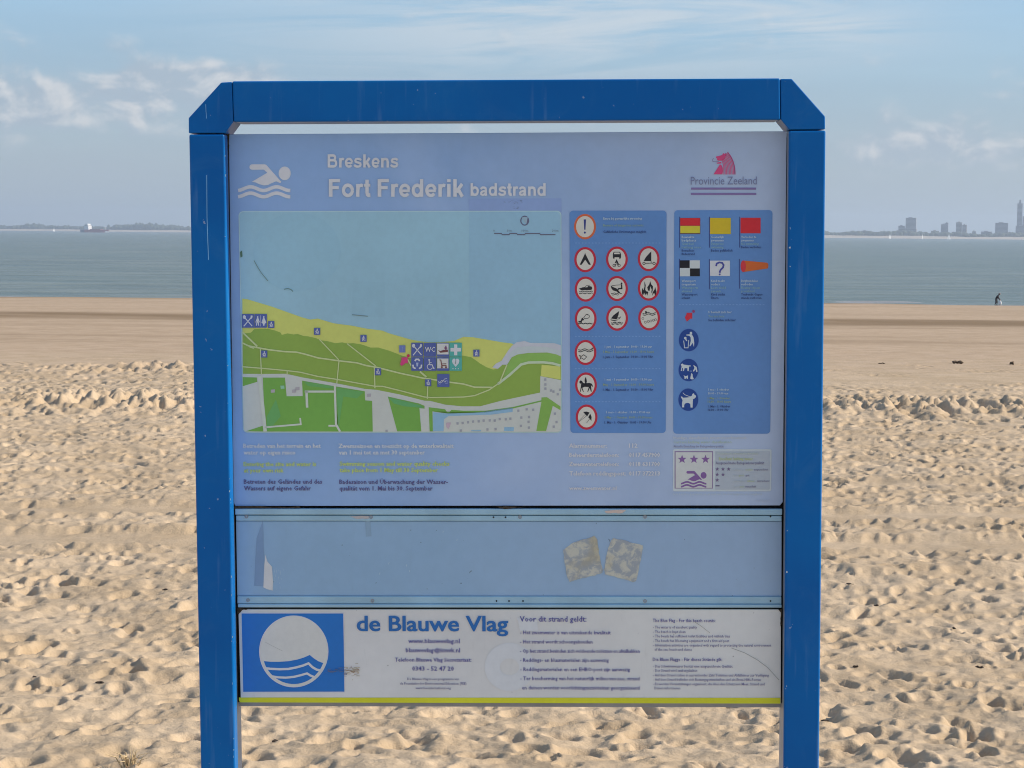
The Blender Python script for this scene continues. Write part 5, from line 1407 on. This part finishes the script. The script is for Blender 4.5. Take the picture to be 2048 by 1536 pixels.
    f = [(i * n + k, i * n + (k + 1) % n, (i + 1) * n + (k + 1) % n, (i + 1) * n + k) for i in range(len(prof) - 1) for k in range(n)] + [tuple(range(n))[::-1], tuple((len(prof) - 1) * n + k for k in range(n))]
    bgm_.add(v, f); bgm_.make("bag_body", mat_simple("white_plastic", (0.80, 0.80, 0.80), 0.5, 0, 8, 0.04), br, True)
    for s_ in (-1, 1):
        h_ = Geo(); h_.tube([(-0.07, 0.03 * s_, 0.50), (-0.02, 0.01 * s_, 0.64), (0.03, 0.01 * s_, 0.64), (0.07, 0.03 * s_, 0.50)], [0.008] * 4, 5); h_.make("handle", MATS["white_plastic"], br)


build_person()


# ------------------------------------------------------------------ small things on the sand
def ground_hit(px, py):
    lo, hi = 4.0, 200.0
    for _ in range(40):
        mid = (lo + hi) / 2; q = at(px, py, mid)
        if q.z > float(profile(np.array([mid]))[0]): lo = mid
        else: hi = mid
    q = at(px, py, lo); return Vector((q.x, lo, sand_z(q.x, lo)))


M_DRIFT = mat_simple("dark_driftwood", (0.13, 0.095, 0.066), 0.9, 0, 12, 0.4, 0.2, 0.6, 40)
M_STRAW = mat_simple("dry_grass", (0.50, 0.38, 0.22), 0.8, 0, 30, 0.25)


def driftwood(px, py, L, h, label, seed):
    q = ground_hit(px, py); rng = random.Random(seed)
    root = thing("driftwood", q, label, "driftwood", rz=rng.uniform(-0.3, 0.3))
    gm = Geo(); n = 7
    gm.tube([(-L / 2 + L * i / n, rng.uniform(-.05, .05), h * 0.30 + rng.uniform(-.01, .02)) for i in range(n + 1)], [h * rng.uniform(.22, .5) * (0.4 if i in (0, n) else 1) for i in range(n + 1)], 9)
    gm.make("trunk", M_DRIFT, root, True)
    for k in range(3):
        b = Geo(); x = rng.uniform(-L * .35, L * .35); b.tube([(x, 0, h * .4), (x + rng.uniform(-.04, .04), rng.uniform(-.03, .03), h * .55), (x + rng.uniform(-.06, .06), rng.uniform(-.04, .04), h * .8)], [h * .3, h * .24, h * .1], 6); b.make("branch", M_DRIFT, root, True)


driftwood(1916, 727, 0.24, 0.085, "dark knotted lump of driftwood lying on the smooth damp sand", 1)
driftwood(2024, 729.5, 0.06, 0.09, "small dark upright stub of driftwood beside the larger lump", 2)
driftwood(1763, 728, 0.14, 0.03, "thin flat scrap of driftwood on the edge of the trampled sand", 3)


def tuft(px, py, label, seed, n=34, hgt=0.075, spread=0.07):
    q = ground_hit(px, py); rng = random.Random(seed)
    root = thing("grass_tuft", q, label, "grass tuft")
    for k in range(n):
        a = rng.uniform(0, 2 * math.pi); r0 = rng.random() * 0.04; h = hgt * rng.uniform(.45, 1.1); s_ = spread * rng.uniform(.3, 1.2)
        c, sn = math.cos(a), math.sin(a)
        pts = [(r0 * c, r0 * sn, -0.015), ((r0 + s_ * .4) * c, (r0 + s_ * .4) * sn, h * .65), ((r0 + s_) * c, (r0 + s_) * sn, h * rng.uniform(.7, 1.0))]
        w = rng.uniform(.0018, .0035)
        gm = Geo(); gm.tube(pts, [w, w * .8, w * .3], 4); gm.make("blade", M_STRAW, root)


tuft(262, 1530, "dry straw-coloured grass tuft sticking out of the sand", 3)
# scattered weed scraps and twigs
M_WEED = mat_simple("dry_seaweed", (0.045, 0.032, 0.024), 0.9, 0, 30, 0.3)
rng = random.Random(31)
spots = [(1908, 1258), (1712, 1336), (550, 1475), (455, 1008), (1880, 1478), (70, 1368), (200, 1375), (1838, 1375), (1960, 1330), (1752, 1214), (120, 1040), (330, 1180), (1650, 1448), (1930, 1520), (1700, 1170), (1560, 1440)]
for i, (px, py) in enumerate(spots):
    q = ground_hit(px, py); gm = Geo()
    a = rng.uniform(-0.5, 0.5); l = rng.uniform(0.012, 0.03); c, sn = math.cos(a), math.sin(a)
    gm.tube([(c * l * t + rng.uniform(-.004, .004), sn * l * t + rng.uniform(-.004, .004), 0.003 + rng.uniform(0, .005)) for t in (-1, -.5, 0, .5, 1)], [0.002] + [rng.uniform(.004, .010) for _ in range(3)] + [0.002], 6)
    o = gm.make("seaweed_scrap", M_WEED); o.location = q
    tag(o, "small dark scrap of dry seaweed lying on the trampled sand", "seaweed", "seaweed scraps on the dry sand")

# ------------------------------------------------------------------ haze
hz = Geo(); hz.box(-9500, 9500, -600, 9800, -16.5, 112)
ho = hz.make("haze", None) if False else None
me = bpy.data.meshes.new("haze"); me.from_pydata(hz.v, [], hz.f); me.update()
ho = bpy.data.objects.new("haze", me); COL.objects.link(ho)
hm = bpy.data.materials.new("haze_air"); hm.use_nodes = True; hm.node_tree.nodes.clear()
pv = hm.node_tree.nodes.new('ShaderNodeVolumePrincipled'); pv.inputs['Density'].default_value = 1.5e-4; pv.inputs['Color'].default_value = (0.74, 0.86, 1.0, 1); pv.inputs['Anisotropy'].default_value = 0.2
mo_ = hm.node_tree.nodes.new('ShaderNodeOutputMaterial'); hm.node_tree.links.new(pv.outputs[0], mo_.inputs['Volume'])
me.materials.append(hm)
tag(ho, kind='stuff')
